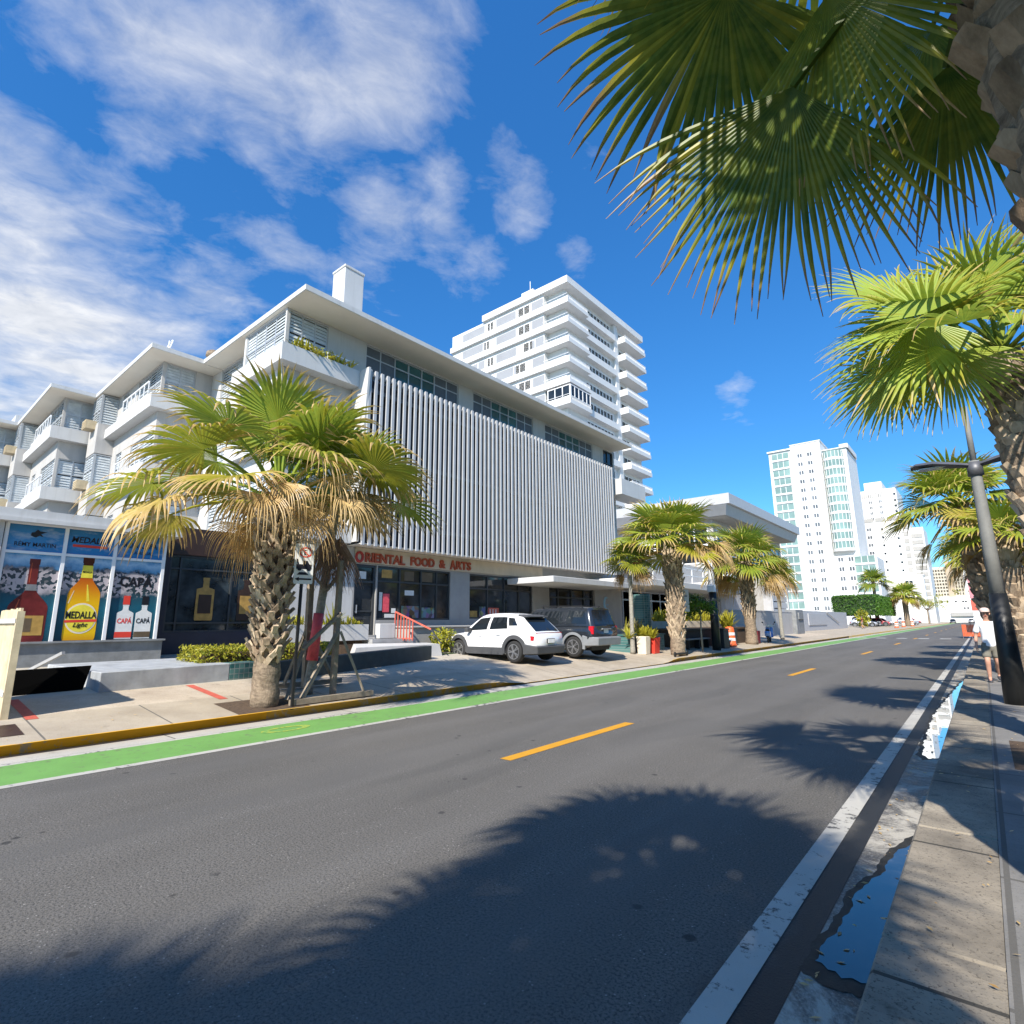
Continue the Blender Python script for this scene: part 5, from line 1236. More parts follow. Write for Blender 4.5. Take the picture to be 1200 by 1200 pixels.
def shrub(name, c, r, n, size, label, mat='shrub', seed=1, dry=(0, .2)):
    o = thing(name, c, label, 'shrub'); b = MB(); rg = random.Random(seed)
    leaf_cards(b, n, ellip((c[0], c[1], c[2]+r[2]), r, .35), size, rg, dry); b.build('leaves', M[mat], o)
    s = MB(); s.tube([(c[0], c[1], c[2]-.05), (c[0], c[1], c[2]+r[2])], [.03, .015], 6); s.build('stem', M['bark'], o); return o
shrub('shrub', (-15.0, 14.0, .55), (.5, .62, .48), 620, .085, 'variegated yellow shrub at the front bumper of the white hatchback', seed=3)
g = MB(); g.slab([(-15.6, 13.3), (-14.4, 13.2), (-14.5, 14.9), (-15.6, 14.9)], .4, .58); tag(g.build('grass_bed', M['hedgeleaf']), 'small grassy bed under the yellow shrub', 'bed')
shrub('shrub', (-15.5, 24.4, 1.2), (.45, 1.0, .60), 700, .10, 'cream variegated shrub showing above the dark 4x4 roof', 'pinkleaf', 4, (0, .0))
g = MB(); rg = random.Random(8); g.lathe([(.05, -.1), (.22, .0), (.24, .12), (.14, .24), (.02, .28)], (-16.2, 18.9, 1.62), 12); tag(g.build('stone', M['beige']), 'tan rounded stone on the raised planter behind the white car', 'stone')
# plank gate, black panel in place of the dark ramp opening
gt = thing('plank_gate', (-11.3, 1.7, .28), 'cream rust-streaked plank gate at the left edge of the street', 'gate')
b = MB()
for i in range(14):
    x = -11.28-.118*(i+1); b.box(x, x+.108, 1.70, 1.735, .34, 1.90+random.Random(i).uniform(-.015, .015))
b.build('planks', M['fencewood'], gt); b = MB()
for z in (.6, 1.68): b.box(-12.95, -11.25, 1.66, 1.698, z, z+.07)
b.build('rails', M['white'], gt); b = MB(); b.box(-11.30, -11.22, 1.66, 1.75, .25, 1.86); b.build('post', M['fencewood'], gt)
g = MB(); g.hexa([(-13.1, 1.75, .42), (-13.05, 1.75, .42), (-13.15, 3.05, .42), (-13.2, 3.05, .42), (-13.25, 1.75, .86), (-13.2, 1.75, .86), (-13.25, 3.17, .88), (-13.3, 3.17, .88)])
tag(g.build('dark_opening_panel', M['hole']), 'black panel standing in for the dark ramp opening between gate and planter wall', 'panel')
g = MB(); g.box(-16.3, -13.5, 1.2, 2.95, .40, .44); g.bar((-15.9, 2.4, .5), (-14.2, 2.9, 1.1), .06); tag(g.build('ramp_cover', M['concrete']), 'grey ramp edge below the drink posters', 'ramp')
# ------------------------------------------------------------------ parking sign
sg = thing('parking_sign', (-9.78, 5.45, .17), 'white no-parking tow-away sign on a thin black post beside the big palm', 'sign')
b = MB(); b.bar((-9.8, 5.43, .12), (-9.8, 5.46, 2.95), .045); b.build('post', M['black'], sg)
Fs = Fr((-9.765, 5.46, 0), V((.28, .96, 0)), V((.96, -.28, 0)))
b = MB(); b.prism(Fs, [(-.16, 2.38), (.16, 2.38), (.175, 2.40), (.175, 3.12), (.16, 3.14), (-.16, 3.14), (-.175, 3.12), (-.175, 2.40)], 0, .006); pl = b.build('plate', M['signwhite'], sg)
b = MB(); n = 28; vs = []
for i in range(n):
    a = 2*math.pi*i/n; vs += [Fs.P(.02+.12*math.cos(a), 2.98+.10*math.sin(a), .01), Fs.P(.02+.09*math.cos(a), 2.98+.075*math.sin(a), .01)]
b.add(vs, [(2*i, 2*((i+1) % n), 2*((i+1) % n)+1, 2*i+1) for i in range(n)]); b.prism(Fs, [(-.055, 3.03), (-.04, 3.045), (.08, 2.93), (.065, 2.915)], .008, .012); b.build('prohibition_ring', M['redpot'], pl)
b = MB(); b.text(Fs, 'E', .02, 2.935, .13, .006, .009, align='C', bold=.01)
b.prism(Fs, [(-.14, 2.66), (.14, 2.66), (.14, 2.75), (.10, 2.75), (.06, 2.82), (-.02, 2.82), (-.02, 2.75), (-.14, 2.75)], .006, .01)
b.prism(Fs, [(-.12, 2.75), (-.09, 2.75), (-.12, 2.85), (-.15, 2.85)], .006, .01)
for u in (-.08, .09): b.prism(Fs, [(u+.035*math.cos(i*math.pi/6), 2.655+.03*math.sin(i*math.pi/6)) for i in range(12)], .0105, .013)
b.prism(Fs, [(-.15, 2.47), (-.08, 2.51), (-.08, 2.485), (.15, 2.485), (.15, 2.455), (-.08, 2.455), (-.08, 2.43)], .006, .01); b.prism(Fs, [(-.12, 2.55), (.10, 2.55), (.04, 2.60), (-.08, 2.60)], .006, .01)
b.build('symbols', M['ink'], pl)
# timber brace round the young palm
br = thing('timber_brace', (-10.6, 7, .25), 'weathered timber A-frame brace around the young palm', 'tree brace')
b = MB(); b.bar((-9.85, 5.42, .23), (-9.85, 7.2, .24), .11, .10); b.build('ground_beam', M['wood'], br); b = MB(); b.bar((-11.3, 5.9, .38), (-11.3, 7.4, .38), .10); b.build('ground_beam', M['wood'], br)
b = MB()
b.bar((-9.88, 5.66, .28), (-10.18, 6.53, 1.46), .085, .05); b.bar((-9.88, 7.02, .28), (-10.18, 6.60, 1.48), .085, .05); b.bar((-10.3, 6.57, .22), (-10.3, 6.60, 2.95), .10)
b.bar((-11.2, 7.15, .42), (-10.85, 6.3, 1.5), .085, .05); b.bar((-11.2, 6.0, .42), (-10.9, 6.28, 1.6), .085, .05); b.bar((-10.2, 5.8, 1.15), (-10.24, 6.62, 1.85), .10, .05)
b.bar((-10.92, 6.3, .35), (-10.9, 6.28, 3.1), .11); b.bar((-10.05, 5.45, .25), (-10.8, 6.2, 1.3), .07, .05); b.build('struts', M['wood'], br)
b = MB(); b.bar((-10.75, 6.0, 2.85), (-10.5, 6.45, 2.3), .12, .05); b.bar((-10.5, 6.42, 2.32), (-10.4, 6.9, 3.0), .12, .05); b.bar((-10.9, 6.1, 3.05), (-10.35, 6.9, 3.05), .12, .05); b.build('collar_boards', M['wood'], br)
# ------------------------------------------------------------------ palms: left row
GL = 'street palms along the left kerb'
GR = 'street palms along the right kerb'
def left_reach(C, hub, rng):
    for az, el, pl, R, dr, dy in ((-1.95, .22, 2.15, 1.3, .95, .12), (-2.35, .02, 2.0, 1.25, 1.3, .42), (-1.55, .0, 2.0, 1.2, 1.5, .55), (-2.7, .45, 2.1, 1.3, .8, .05)):
        leaf(C, hub, az, el, pl, R, rng, droop=dr, dry=dy, tone=.6, nseg=34, spread=1.9, tip=1., join=.55)
palm('fan_palm', (-10.17, 5.1, .19), (-10.2, 5.1, 3.85), 'big fan palm with shaggy split boots beside the parking sign', GL, 21, nleaf=20, R=1.3, pl=1.95, r0=.21, r1=.25, boots='lattice', bz=(.75, 3.6), ndead=15, nseg=36, deadR=1.2, bootscale=1.05, droop=(.35, 1.0), elmin=.12, dead_el=(-.1, .5), bloom=left_reach, dead_pl=(.55, 1.1), dead_droop=(1.7, 2.8), dryk=1.5, plt=(.85, .2), join=.58)
palm('young_palm', (-10.70, 6.25, .3), (-10.6, 6.62, 4.35), 'slim braced palm with dead brown fronds inside the timber brace', GL, 33, dead_el=(-.1, .4), dead_pl=(.6, 1.0), dead_droop=(1.7, 2.6), nleaf=13, R=1.15, pl=1.25, plt=(.9, .15), join=.58, r0=.085, r1=.085, boots=None, ndead=9, deadR=1.2, bark='palebark', nseg=34, droop=(.4, 1.0), elmin=.0)
tp = MB(); tp.smooth = True; tp.tube([(-10.688, 6.295, .9), (-10.673, 6.35, 1.55), (-10.666, 6.376, 1.85)], [.12, .105, .11], 12); tag(tp.build('trunk_wrap', M['pinktape']), 'pink-red plastic wrap tied around the braced young palm trunk', 'wrap')
hd = thing('hanging_dead_frond', (-10.5, 7.0, 3.3), 'grey withered frond hanging down in the brace boards', 'dead frond')
b = MB(); rg = random.Random(3)
for i in range(3): blade(b, (-10.55+.06*i, 6.4+.12*i, 3.5), (.06, rg.uniform(-.1, .1), -1), (.9, -.4, .1), 1.25, rg, 22, .55, .2, .95, .1, .25, .5, .5, 6)
b.build('blade', M['pinkleaf'], hd)
palm('fan_palm', (-10.2, 23.2, .2), (-10.2, 23.2, 4.75), 'stout fan palm with criss-cross trunk beside the electric scooter and red pot', GL, 5, nleaf=28, R=1.5, pl=1.9, r0=.26, r1=.36, boots='flat', bz=(.5, 4.3), ndead=13, nseg=30, droop=(.3, .9), elmin=.0, dead_el=(-.3, .3), dead_droop=(1.5, 2.4), join=.58)
palm('fan_palm', (-10.8, 35.2, .25), (-10.8, 35.2, 5.2), 'fan palm with drooping rusty fronds beside the blue and white scooter', GL, 8, nleaf=36, R=1.6, pl=1.9, r0=.30, r1=.36, boots='flat', bz=(1.4, 4.4), ndead=14, nseg=24, droop=(.4, .95))
palm('young_palm', (-11.4, 21.4, .35), (-11.4, 21.5, 4.1), 'thin trunked palm behind the red and cream pots', GL, 15, nleaf=12, R=.9, pl=.7, r0=.09, r1=.08, boots=None, ndead=6, bark='palebark', nseg=24, dryk=.6, mat='frond_dark')
palm('young_palm', (-11.2, 43.5, .3), (-11.2, 43.5, 4.9), 'young palm with one hanging orange frond past the blue scooter', GL, 17, nleaf=9, R=1.2, pl=.8, r0=.12, r1=.12, boots=None, ndead=7, bark='palebark', nseg=22, deadR=1.6, mat='frond_dark')
palm('fan_palm', (-12.4, 146, .3), (-12.4, 146, 6.6), 'distant palm with brown skirt at the end of the far hedge', GL, 41, nleaf=26, R=2.4, pl=2.2, r0=.5, r1=.5, boots=None, ndead=12, nseg=16)
palm('fan_palm', (-17.2, 142, .3), (-17.2, 142, 9.6), 'distant palm rising behind the far hedge', GL, 43, nleaf=18, R=2.4, pl=2.2, r0=.35, r1=.3, boots=None, ndead=2, nseg=16, dryk=.3, mat='frond_dark')
# right row
rgR = random.Random(77)
def near_leaves(C, hub, rng):
    for B, t, n, R, sp, dr, dy in (((-.70, 2.92, 5.46), (-.86, .10, -.52), (.30, -.55, -.78), 1.22, 2.0, .42, .04), ((-.43, 3.0, 4.60), (-.42, .25, -.84), (.15, -.80, -.55), 1.22, 1.15, .20, .03),
                                   ((-.20, 2.95, 5.0), (.25, .30, -.92), (-.1, -.85, -.3), 1.05, 1.2, .25, .05), ((-.35, 2.5, 5.85), (-.9, -.2, -.4), (.3, -.3, .9), 1.2, 2.0, .5, .05),
                                   ((.25, 3.6, 4.75), (.1, .6, -.78), (0, -.8, -.6), .95, 1.3, .3, .05), ((.75, 2.05, 5.1), (0, -.3, -.9), (0, -1, .2), 1.15, 1.5, .2, .0), ((1.35, 2.2, 5.1), (.3, -.3, -.85), (.2, -1, .2), 1.15, 1.5, .2, .0), ((.25, 1.85, 5.3), (-.2, -.5, -.7), (0, -.8, .5), 1.1, 1.6, .3, .0), ((.9, 1.7, 5.5), (.1, -.8, -.5), (0, -.4, .9), 1.1, 1.6, .3, .0)):  # viewer-side fronds here are out of frame, added to shade the trunk
        petiole(C, hub, B, .08, .036, .02, .0, .4)
        blade(C, B, t, n, R, rng, 40, sp, dr, dy, .9, .40, .15, .52, 8)
palm('fan_palm', (.86, 3.05, .10), (.62, 3.05, 5.25), 'nearest palm, huge boots and dark hanging fronds at the top right corner', GR, 51, nleaf=9, R=1.05, pl=.95, r0=.20, r1=.38, boots='scales', bz=(2.75, 5.0), ndead=0, nseg=34, bootscale=.78, bootm='boot_dark', mat='frond_dark', bloom=near_leaves, elmin=-.05, droop=(.3, .6), dryk=.5)
def second_leaves(C, hub, rng):
    for B, t, n, R, sp, dr in (((-.06, 8.35, 5.50), (-.05, .15, 1.), (0, -1, .2), .85, 1.5, .12), ((-.06, 8.4, 5.40), (-.25, .15, -1.), (0, -1, -.2), .95, 1.25, .15), ((-.15, 8.5, 5.42), (-1, .0, .15), (.1, -.6, .8), 1.25, 1.4, .5), ((-.12, 8.6, 5.25), (-.85, -.1, -.45), (.2, -.7, .6), 1.4, 1.6, .35), ((.10, 8.6, 5.0), (.2, -.1, -1), (0, -1, 0), 1.1, 1.2, .2), ((-.3, 8.7, 5.9), (-.6, .1, .9), (.5, -.6, .5), 1.25, 1.6, .4), ((-.5, 8.9, 4.95), (-.8, 0, -.5), (.2, -.8, .5), 1.0, 1.7, .4), ((.35, 8.5, 5.6), (.5, -.2, .7), (-.1, -.9, .4), 1.0, 1.6, .3)):
        petiole(C, hub, B, .08, .034, .018, .0, .6)
        blade(C, B, t, n, R, rng, 38, sp, dr, .0, .55, .85, .14, .52)
palm('fan_palm', (.95, 9.0, .10), (.62, 9.0, 4.9), 'second right-hand palm with bright yellow-green fans and square orange-lit boots', GR, 52, nleaf=11, R=1.05, pl=1.1, r0=.22, r1=.27, boots='scales', bz=(1.7, 4.6), ndead=0, nseg=34, bootscale=.75, bloom=second_leaves, elmin=.05, droop=(.25, .6), dryk=.6)
palm('fan_palm', (.35, 22, .10), (-.15, 22, 5.05), 'third right-hand palm seen behind the lamp post head', GR, 53, nleaf=24, R=1.25, pl=1.3, r0=.2, r1=.24, boots='scales', bz=(1.6, 4.8), ndead=5, nseg=28, elmin=-.1)
palm('fan_palm', (.8, 20.5, .10), (.75, 20.5, 3.9), 'dark trunked palm squeezed between the second palm and the lamp post', GR, 54, nleaf=14, R=1.0, pl=.9, r0=.17, r1=.2, boots='scales', bz=(.9, 3.9), ndead=4, nseg=24)
palm('fan_palm', (.55, 29, .10), (.5, 29, 4.6), 'farther right-hand palm behind the walking man', GR, 55, nleaf=22, R=1.2, pl=1.2, r0=.22, r1=.26, boots='flat', bz=(1.5, 4.3), ndead=7, nseg=18)
palm('fan_palm', (.5, 37, .10), (.5, 37, 4.8), 'right-hand palm casting the long shadow before the crossing', GR, 56, nleaf=22, R=1.2, pl=1.2, r0=.22, r1=.26, boots=None, ndead=7, nseg=16)
palm('fan_palm', (.5, -4.2, .10), (.4, -4.0, 6.6), 'palm just behind the viewer shading the near road', GR, 57, nleaf=34, R=1.05, pl=1.0, r0=.22, r1=.26, boots=None, ndead=5, nseg=24)
palm('fan_palm', (1.4, -13.1, .10), (1.2, -13.0, 10.8), 'tall palm behind the viewer shading the bottom left road', GR, 58, nleaf=28, R=1.2, pl=1.15, r0=.22, r1=.26, boots=None, ndead=8, nseg=22)
# ------------------------------------------------------------------ people
def skin_mesh(name, verts, edges, mat, parent, root=0, sub=2):
    me = bpy.data.meshes.new(name); me.from_pydata([v[0] for v in verts], edges, []); o = bpy.data.objects.new(name, me); COL.objects.link(o)
    o.modifiers.new('skin', 'SKIN'); 
    for i, sv in enumerate(me.skin_vertices[0].data if me.skin_vertices else []): pass
    return o
def grow(name, chains, mat, parent, sub=2):
    """chains: lists of (point, rx, ry); a chain whose first point repeats an existing point is joined there"""
    vs = []; rs = []; ed = []; idx = {}
    for ch in chains:
        prev = None
        for p, a, b in ch:
            k = tuple(round(c, 4) for c in p)
            if k not in idx: idx[k] = len(vs); vs.append(p); rs.append((a, b))
            i = idx[k]
            if prev is not None and prev != i: ed.append((prev, i))
            prev = i
    me = bpy.data.meshes.new(name); me.from_pydata(vs, ed, []); o = bpy.data.objects.new(name, me); COL.objects.link(o)
    bpy.context.view_layer.objects.active = o
    o.modifiers.new('skin', 'SKIN')
    if not me.skin_vertices:
        bm = bmesh.new(); bm.from_mesh(me); bm.verts.layers.skin.verify(); bm.to_mesh(me); bm.free()
    for i, d in enumerate(me.skin_vertices[0].data): d.radius = rs[i]; d.use_root = (i == 0)
    m = o.modifiers.new('sub', 'SUBSURF'); m.levels = sub; m.render_levels = sub
    dg = bpy.context.evaluated_depsgraph_get(); me2 = bpy.data.meshes.new_from_object(o.evaluated_get(dg)); me2.materials.clear(); me2.materials.append(mat)
    for p in me2.polygons: p.use_smooth = True
    bpy.data.objects.remove(o); me2.name = name
    o = bpy.data.objects.new(name, me2); COL.objects.link(o); o.parent = parent; return o
def person(loc, rz, label, shirt, scale=1., hasface=True):
    r = thing('person', loc, label, 'person', None, rz); r.scale = (scale,)*3
    pel = ((0, 0, .96), .13, .10)
    body = [[pel, ((0, 0, 1.12), .125, .09), ((0, -.01, 1.30), .15, .105), ((0, 0, 1.43), .12, .09), ((0, -.005, 1.51), .052, .052), ((0, -.02, 1.58), .052, .055), ((0, -.035, 1.64), .068, .075), ((0, -.03, 1.71), .078, .092), ((0, -.02, 1.78), .062, .072), ((0, -.02, 1.81), .03, .04)]]
    J = {-1: dict(k=(-.11, -.16, .52), a=(-.11, -.04, .10), t=(-.12, -.20, .04)), 1: dict(k=(.10, -.02, .50), a=(.10, .24, .16), t=(.10, .18, .05))}
    H = {}
    for s in (-1, 1):
        hip = (s*.095, -.0, .88); j = J[s]
        body.append([pel, (hip, .095, .10), ((lerp(hip[0], j['k'][0], .5), lerp(hip[1], j['k'][1], .5), .70), .078, .085), (j['k'], .055, .06), ((lerp(j['k'][0], j['a'][0], .35), lerp(j['k'][1], j['a'][1], .35)+.02, lerp(j['k'][2], j['a'][2], .35)), .055, .06), (j['a'], .034, .036), ((j['a'][0], j['a'][1]-.05, j['a'][2]-.045), .035, .035), (j['t'], .036, .022)])
        y = .05*s; w = (s*.275, -.07-y, .91); hd = (s*.28, -.095-y, .835)
        body.append([((0, 0, 1.43), .12, .09), ((s*.165, .0, 1.43), .065, .065), ((s*.225, .0, 1.28), .05, .05), ((s*.25, .02-y*.3, 1.15), .04, .042), ((s*.265, -.03-y*.8, 1.03), .038, .04), (w, .026, .03), (hd, .022, .04)])
        for f, (dy, ln) in enumerate(((-.03, .072), (-.01, .085), (.012, .08), (.032, .062))):
            b = (hd[0], hd[1]+dy, hd[2]-.035); body.append([(hd, .022, .04), (b, .0105, .0105), ((b[0]-s*.006, b[1]-.006, b[2]-ln*.55), .0095, .0095), ((b[0]-s*.022, b[1]-.014, b[2]-ln), .008, .008)])
        b = (hd[0]-s*.01, hd[1]-.04, hd[2]+.02); body.append([(w, .026, .03), (b, .012, .012), ((b[0]-s*.015, b[1]-.03, b[2]-.04), .0105, .0105), ((b[0]-s*.02, b[1]-.034, b[2]-.07), .009, .009)])
        H[s] = hd
    grow('body', body, M['skin'], r)
    # clothing
    sh = [[((0, 0, .84), .175, .14), ((0, 0, .93), .172, .138), ((0, 0, 1.10), .155, .125), ((0, -.01, 1.30), .175, .135), ((0, 0, 1.44), .135, .105), ((0, -.005, 1.505), .068, .068)]]
    for s in (-1, 1): sh.append([((0, 0, 1.44), .135, .105), ((s*.168, 0, 1.435), .082, .085), ((s*.225, 0, 1.29), .075, .078), ((s*.243, .01, 1.20), .07, .075)])
    grow('shirt', sh, shirt, r)
    so = [[((0, 0, 1.04), .15, .12), ((0, 0, .90), .15, .13)]]
    for s in (-1, 1):
        k = J[s]['k']; so.append([((0, 0, .90), .15, .13), ((s*.10, -.0, .84), .11, .115), ((lerp(s*.1, k[0], .55), lerp(0, k[1], .6), .66), .10, .105), ((lerp(s*.1, k[0], .85), lerp(0, k[1], .85), .575), .095, .10)])
    grow('shorts', so, M['shorts'], r)
    for s in (-1, 1):
        j = J[s]; b = MB(); b.smooth = True; a = V(j['a']); t = V(j['t']); d = (t-a); d.z = 0; d = d.normalized() if d.length > .02 else V((0, -1, 0)); zt = t.z-.02
        b.tube([a+V((0, .05, -.055)), a+V((0, .0, -.05)), a+V((0, -.07, -.07)), a+V((0, -.15, -.085)), a+V((0, -.185, -.09))], [.03, .05, .047, .04, .015], 10); b.build('shoe', M['shoe'], r, local=True)
    if hasface:
        b = MB(); b.smooth = True; b.lathe([(.096, 1.735), (.104, 1.75), (.103, 1.79), (.08, 1.835), (.03, 1.852)], (0, -.02, 0), 16); b.prism(Fr((0, -.1, 0), (1, 0, 0), (0, -1, 0)), [(-.085, 1.742), (.085, 1.742), (.075, 1.756), (-.075, 1.756)], -.03, .10); b.build('cap', M['cap'], r, local=True)
        b = MB(); b.tube([(0, -.112, 1.715), (0, -.128, 1.685), (0, -.122, 1.668)], [.010, .016, .012], 8); b.build('nose', M['skin'], r, local=True)
        for s in (-1, 1):
            b = MB(); b.lathe([(.003, -.008), (.012, 0), (.003, .008)], (s*.032, -.112, 1.713), 8, 'y'); b.build('eye', M['ink'], r, local=True)
            b = MB(); b.tube([(s*.082, -.03, 1.67), (s*.092, -.02, 1.695), (s*.086, -.015, 1.72)], [.008, .016, .008], 6); b.build('ear', M['skin'], r, local=True)
        b = MB(); b.bar((-.025, -.116, 1.645), (.025, -.116, 1.645), .01, .01); b.build('mouth', M['redpaint'], r, local=True)
    b = MB(); b.smooth = True; b.lathe([(.06, 1.60), (.088, 1.66), (.092, 1.74), (.09, 1.79), (.05, 1.825)] , (0, .005, 0), 14); b.build('hair', M['hair'], r, local=True)
    return r
person((.05, 18.6, .10), R_(4), 'walking man in white T-shirt, khaki shorts and pale cap on the right pavement', M['shirt'], .985)
p2 = person((-13.9, 98, .3), R_(-80), 'small distant figure in a maroon top by the far grey wall', M['maroon'], 1.0, False)
b = MB(); b.prism(Fr((.12, 0, 0), (1, 0, 0), (0, -1, 0)), [(-.05, 1.30), (.03, 1.30), (.03, 1.40), (-.05, 1.40)], .132, .15)
# ------------------------------------------------------------------ lamp post
lp = thing('street_lamp', (.28, 14.1, .10), 'grey tapered lamp post with black sleeve and flat winged head on the right pavement', 'street lamp')
b = MB(); b.smooth = True; b.tube([(.28, 14.1, 2.0), (.275, 14.1, 3.2), (.27, 14.1, 4.5), (.27, 14.1, 4.75)], [.125, .108, .09, .085], 16); b.tube([(.27, 14.1, 4.75), (.27, 14.1, 5.9)], [.055, .045], 10); b.build('pole', M['concrete_pole'], lp)
b = MB(); b.smooth = True; b.tube([(.28, 14.1, .08), (.28, 14.1, 1.0), (.28, 14.1, 2.12)], [.19, .16, .135], 18); b.build('sleeve', M['blackpaint'], lp)
b = MB(); b.smooth = True; b.tube([(.27, 14.1, 4.45), (.27, 14.1, 4.72)], [.13, .12], 14); b.build('collar', M['darkmetal'], lp)
for s, L in ((-1, .95), (1, .95)):
    b = MB(); x0 = .27+s*.08; ring = []
    for u, wd, z, th in ((0, .09, 4.66, .05), (.25, .20, 4.70, .07), (.6, .27, 4.76, .08), (.9, .22, 4.78, .06), (1., .08, 4.77, .03)):
        x = x0+s*L*u; ring.append([(x, 14.1-wd, z), (x, 14.1-wd*.5, z+th), (x, 14.1+wd*.5, z+th), (x, 14.1+wd, z), (x, 14.1, z-.04)])
    vs = sum(ring, []); fs = [(i*5+j, i*5+(j+1) % 5, i*5+5+(j+1) % 5, i*5+5+j) for i in range(4) for j in range(5)]+[(4, 3, 2, 1, 0), (20, 21, 22, 23, 24)]
    b.add(vs, fs); h_ = b.build('lamp_head', M['darkmetal'], lp)
    b = MB(); b.box(min(x0+s*L*.3, x0+s*L*.85), max(x0+s*L*.3, x0+s*L*.85), 13.98, 14.22, 4.70, 4.725); b.build('lens', M['lens'], h_)
# ------------------------------------------------------------------ middle-distance street things
s2 = thing('parking_sign', (-10.5, 24.6, .25), 'pale regulation sign on a white post beside the stout criss-cross palm', 'sign')
b = MB(); b.tube([(-10.5, 24.6, .2), (-10.5, 24.6, 3.05)], .045, 8); b.build('post', M['rail_white'], s2)
F2 = Fr((-10.44, 24.6, 0), V((.55, .83, 0)), V((.83, -.55, 0))); b = MB(); b.lbox(F2, -.32, .32, 2.05, 3.05, 0, .015); pl = b.build('plate', M['signwhite'], s2)
b = MB(); b.lbox(F2, -.24, .24, 2.72, 2.8, .015, .018); b.lbox(F2, -.24, .20, 2.25, 2.30, .015, .018); b.prism(F2, [(.12*math.cos(i*.4), 2.52+.14*math.sin(i*.4)) for i in range(16)], .015, .018); b.build('faded_print', M['steel'], pl)
tr = thing('street_tree', (-10.3, 26.2, .25), 'small round-headed grey-green street tree past the pale sign', 'tree')
b = MB(); b.smooth = True; b.tube([(-10.3, 26.2, .15), (-10.32, 26.2, 1.2), (-10.3, 26.25, 2.0)], [.05, .04, .035], 8)
for a in range(5): b.tube([(-10.3, 26.25, 1.9), (-10.3+.35*math.cos(a*1.3), 26.25+.5*math.sin(a*1.3), 2.35), (-10.3+.6*math.cos(a*1.3), 26.25+.9*math.sin(a*1.3), 2.6)], [.028, .02, .008], 6)
b.build('trunk', M['palebark'], tr)
b = MB(); rg = random.Random(9)
for i in range(16):
    c = (-10.4+rg.gauss(0, .35), 25.9+rg.gauss(0, .75), 2.45+rg.gauss(0, .22)); leaf_cards(b, 130, ellip(c, (.38, .42, .24), .2), .075, rg, (0, .05))
b.build('crown', M['pinkleaf'] if 0 else M['hedgeleaf'], tr)
b = MB(); rg = random.Random(19)
for i in range(9):
    c = (-10.4+rg.gauss(0, .3), 25.9+rg.gauss(0, .7), 2.72+rg.gauss(0, .12)); leaf_cards(b, 60, ellip(c, (.3, .35, .15), .2), .07, rg, (0, .05))
b.build('blossom_leaves', M['pinkleaf'], tr)
up = thing('utility_pole', (-10.3, 28, .2), 'round pole, black below and white above, between the two street palms', 'pole')
b = MB(); b.smooth = True; b.tube([(-10.3, 28, .15), (-10.3, 28, 3.05)], [.21, .19], 16); b.build('sleeve', M['blackpaint'], up); b = MB(); b.smooth = True; b.tube([(-10.3, 28, 3.04), (-10.3, 28, 5.6)], [.155, .13], 14); b.build('pole', M['rail_white'], up)
b = MB(); b.box(-10.45, -10.1, 27.7, 28.0, 3.05, 3.4); b.build('junction_box', M['rail_white'], up, bevel=.02)
ob = thing('safety_barrel', (-10.7, 31.2, .28), 'orange traffic barrel with white bands beside the black bin', 'barrel')
b = MB(); b.smooth = True; b.lathe([(.33, .28), (.33, .38), (.29, .40), (.28, .62), (.27, .66), (.26, .9), (.25, .94), (.235, 1.18), (.20, 1.28), (.08, 1.32)], (-10.7, 31.2, 0), 20); b.build('body', M['orange'], ob)
for z, r_ in ((.66, .275), (.95, .258)): b = MB(); b.lathe([(r_+.012, z-.10), (r_+.004, z+.05)], (-10.7, 31.2, 0), 20); b.build('reflective_band', M['white_plastic'], ob)
tb = thing('litter_bin', (-10.7, 29.8, .28), 'black square litter bin left of the orange barrel', 'bin')
b = MB(); b.box(-11.0, -10.4, 29.4, 30.2, .22, 1.15); b.build('body', M['black'], tb, bevel=.02); b = MB(); b.box(-11.03, -10.37, 29.37, 30.23, 1.155, 1.24); b.build('lid', M['blackpaint'], tb, bevel=.02)
def pot(name, x, y, w, h, mat, label):
    g = MB(); z = zl(x, y); g.hexa([(x-w*.42, y-w*.42, z-.02), (x+w*.42, y-w*.42, z-.02), (x+w*.42, y+w*.42, z-.02), (x-w*.42, y+w*.42, z-.02), (x-w/2, y-w/2, z+h), (x+w/2, y-w/2, z+h), (x+w/2, y+w/2, z+h), (x-w/2, y+w/2, z+h)]); return tag(g.build(name, mat, bevel=.02), label, 'pot')
pot('plant_pot', -11.2, 22.0, .46, .72, M['cream'], 'cream square pot left of the red pot')
pot('plant_pot', -11.2, 22.75, .58, .66, M['redpot'], 'bright red square pot with yellow-green plant')
p = thing('pot_plant', (-11.25, 22.4, .95), 'bushy yellow-green plant over the red and cream pots', 'plant'); b = MB(); rg = random.Random(31)
for i in range(9): sprays(b, (-11.3+rg.gauss(0, .22), 22.35+rg.gauss(0, .4), .92), 20, .55, rg, 1.2, .05, (0, .12), (.5, 1))
b.build('leaves', M['shrub'], p)
p = thing('pot_plant', (-11.9, 22.6, 1.0), 'dusty brown-leaved plant behind the red pot', 'plant'); b = MB(); rg = random.Random(32)
for i in range(5): sprays(b, (-12.0+rg.gauss(0, .15), 22.8+rg.gauss(0, .3), 1.1), 16, .7, rg, 1.0, .05, (0, .4))
b.build('leaves', M['pinkleaf'], p)
g = MB(); g.box(-12.9, -11.6, 21.6, 24.9, .3, 1.02); g.box(-12.95, -11.55, 21.55, 24.95, 1.02, 1.07); tag(g.build('tiled_planter', M['tealtile']), 'dark teal tiled planter box behind the red pot', 'planter')
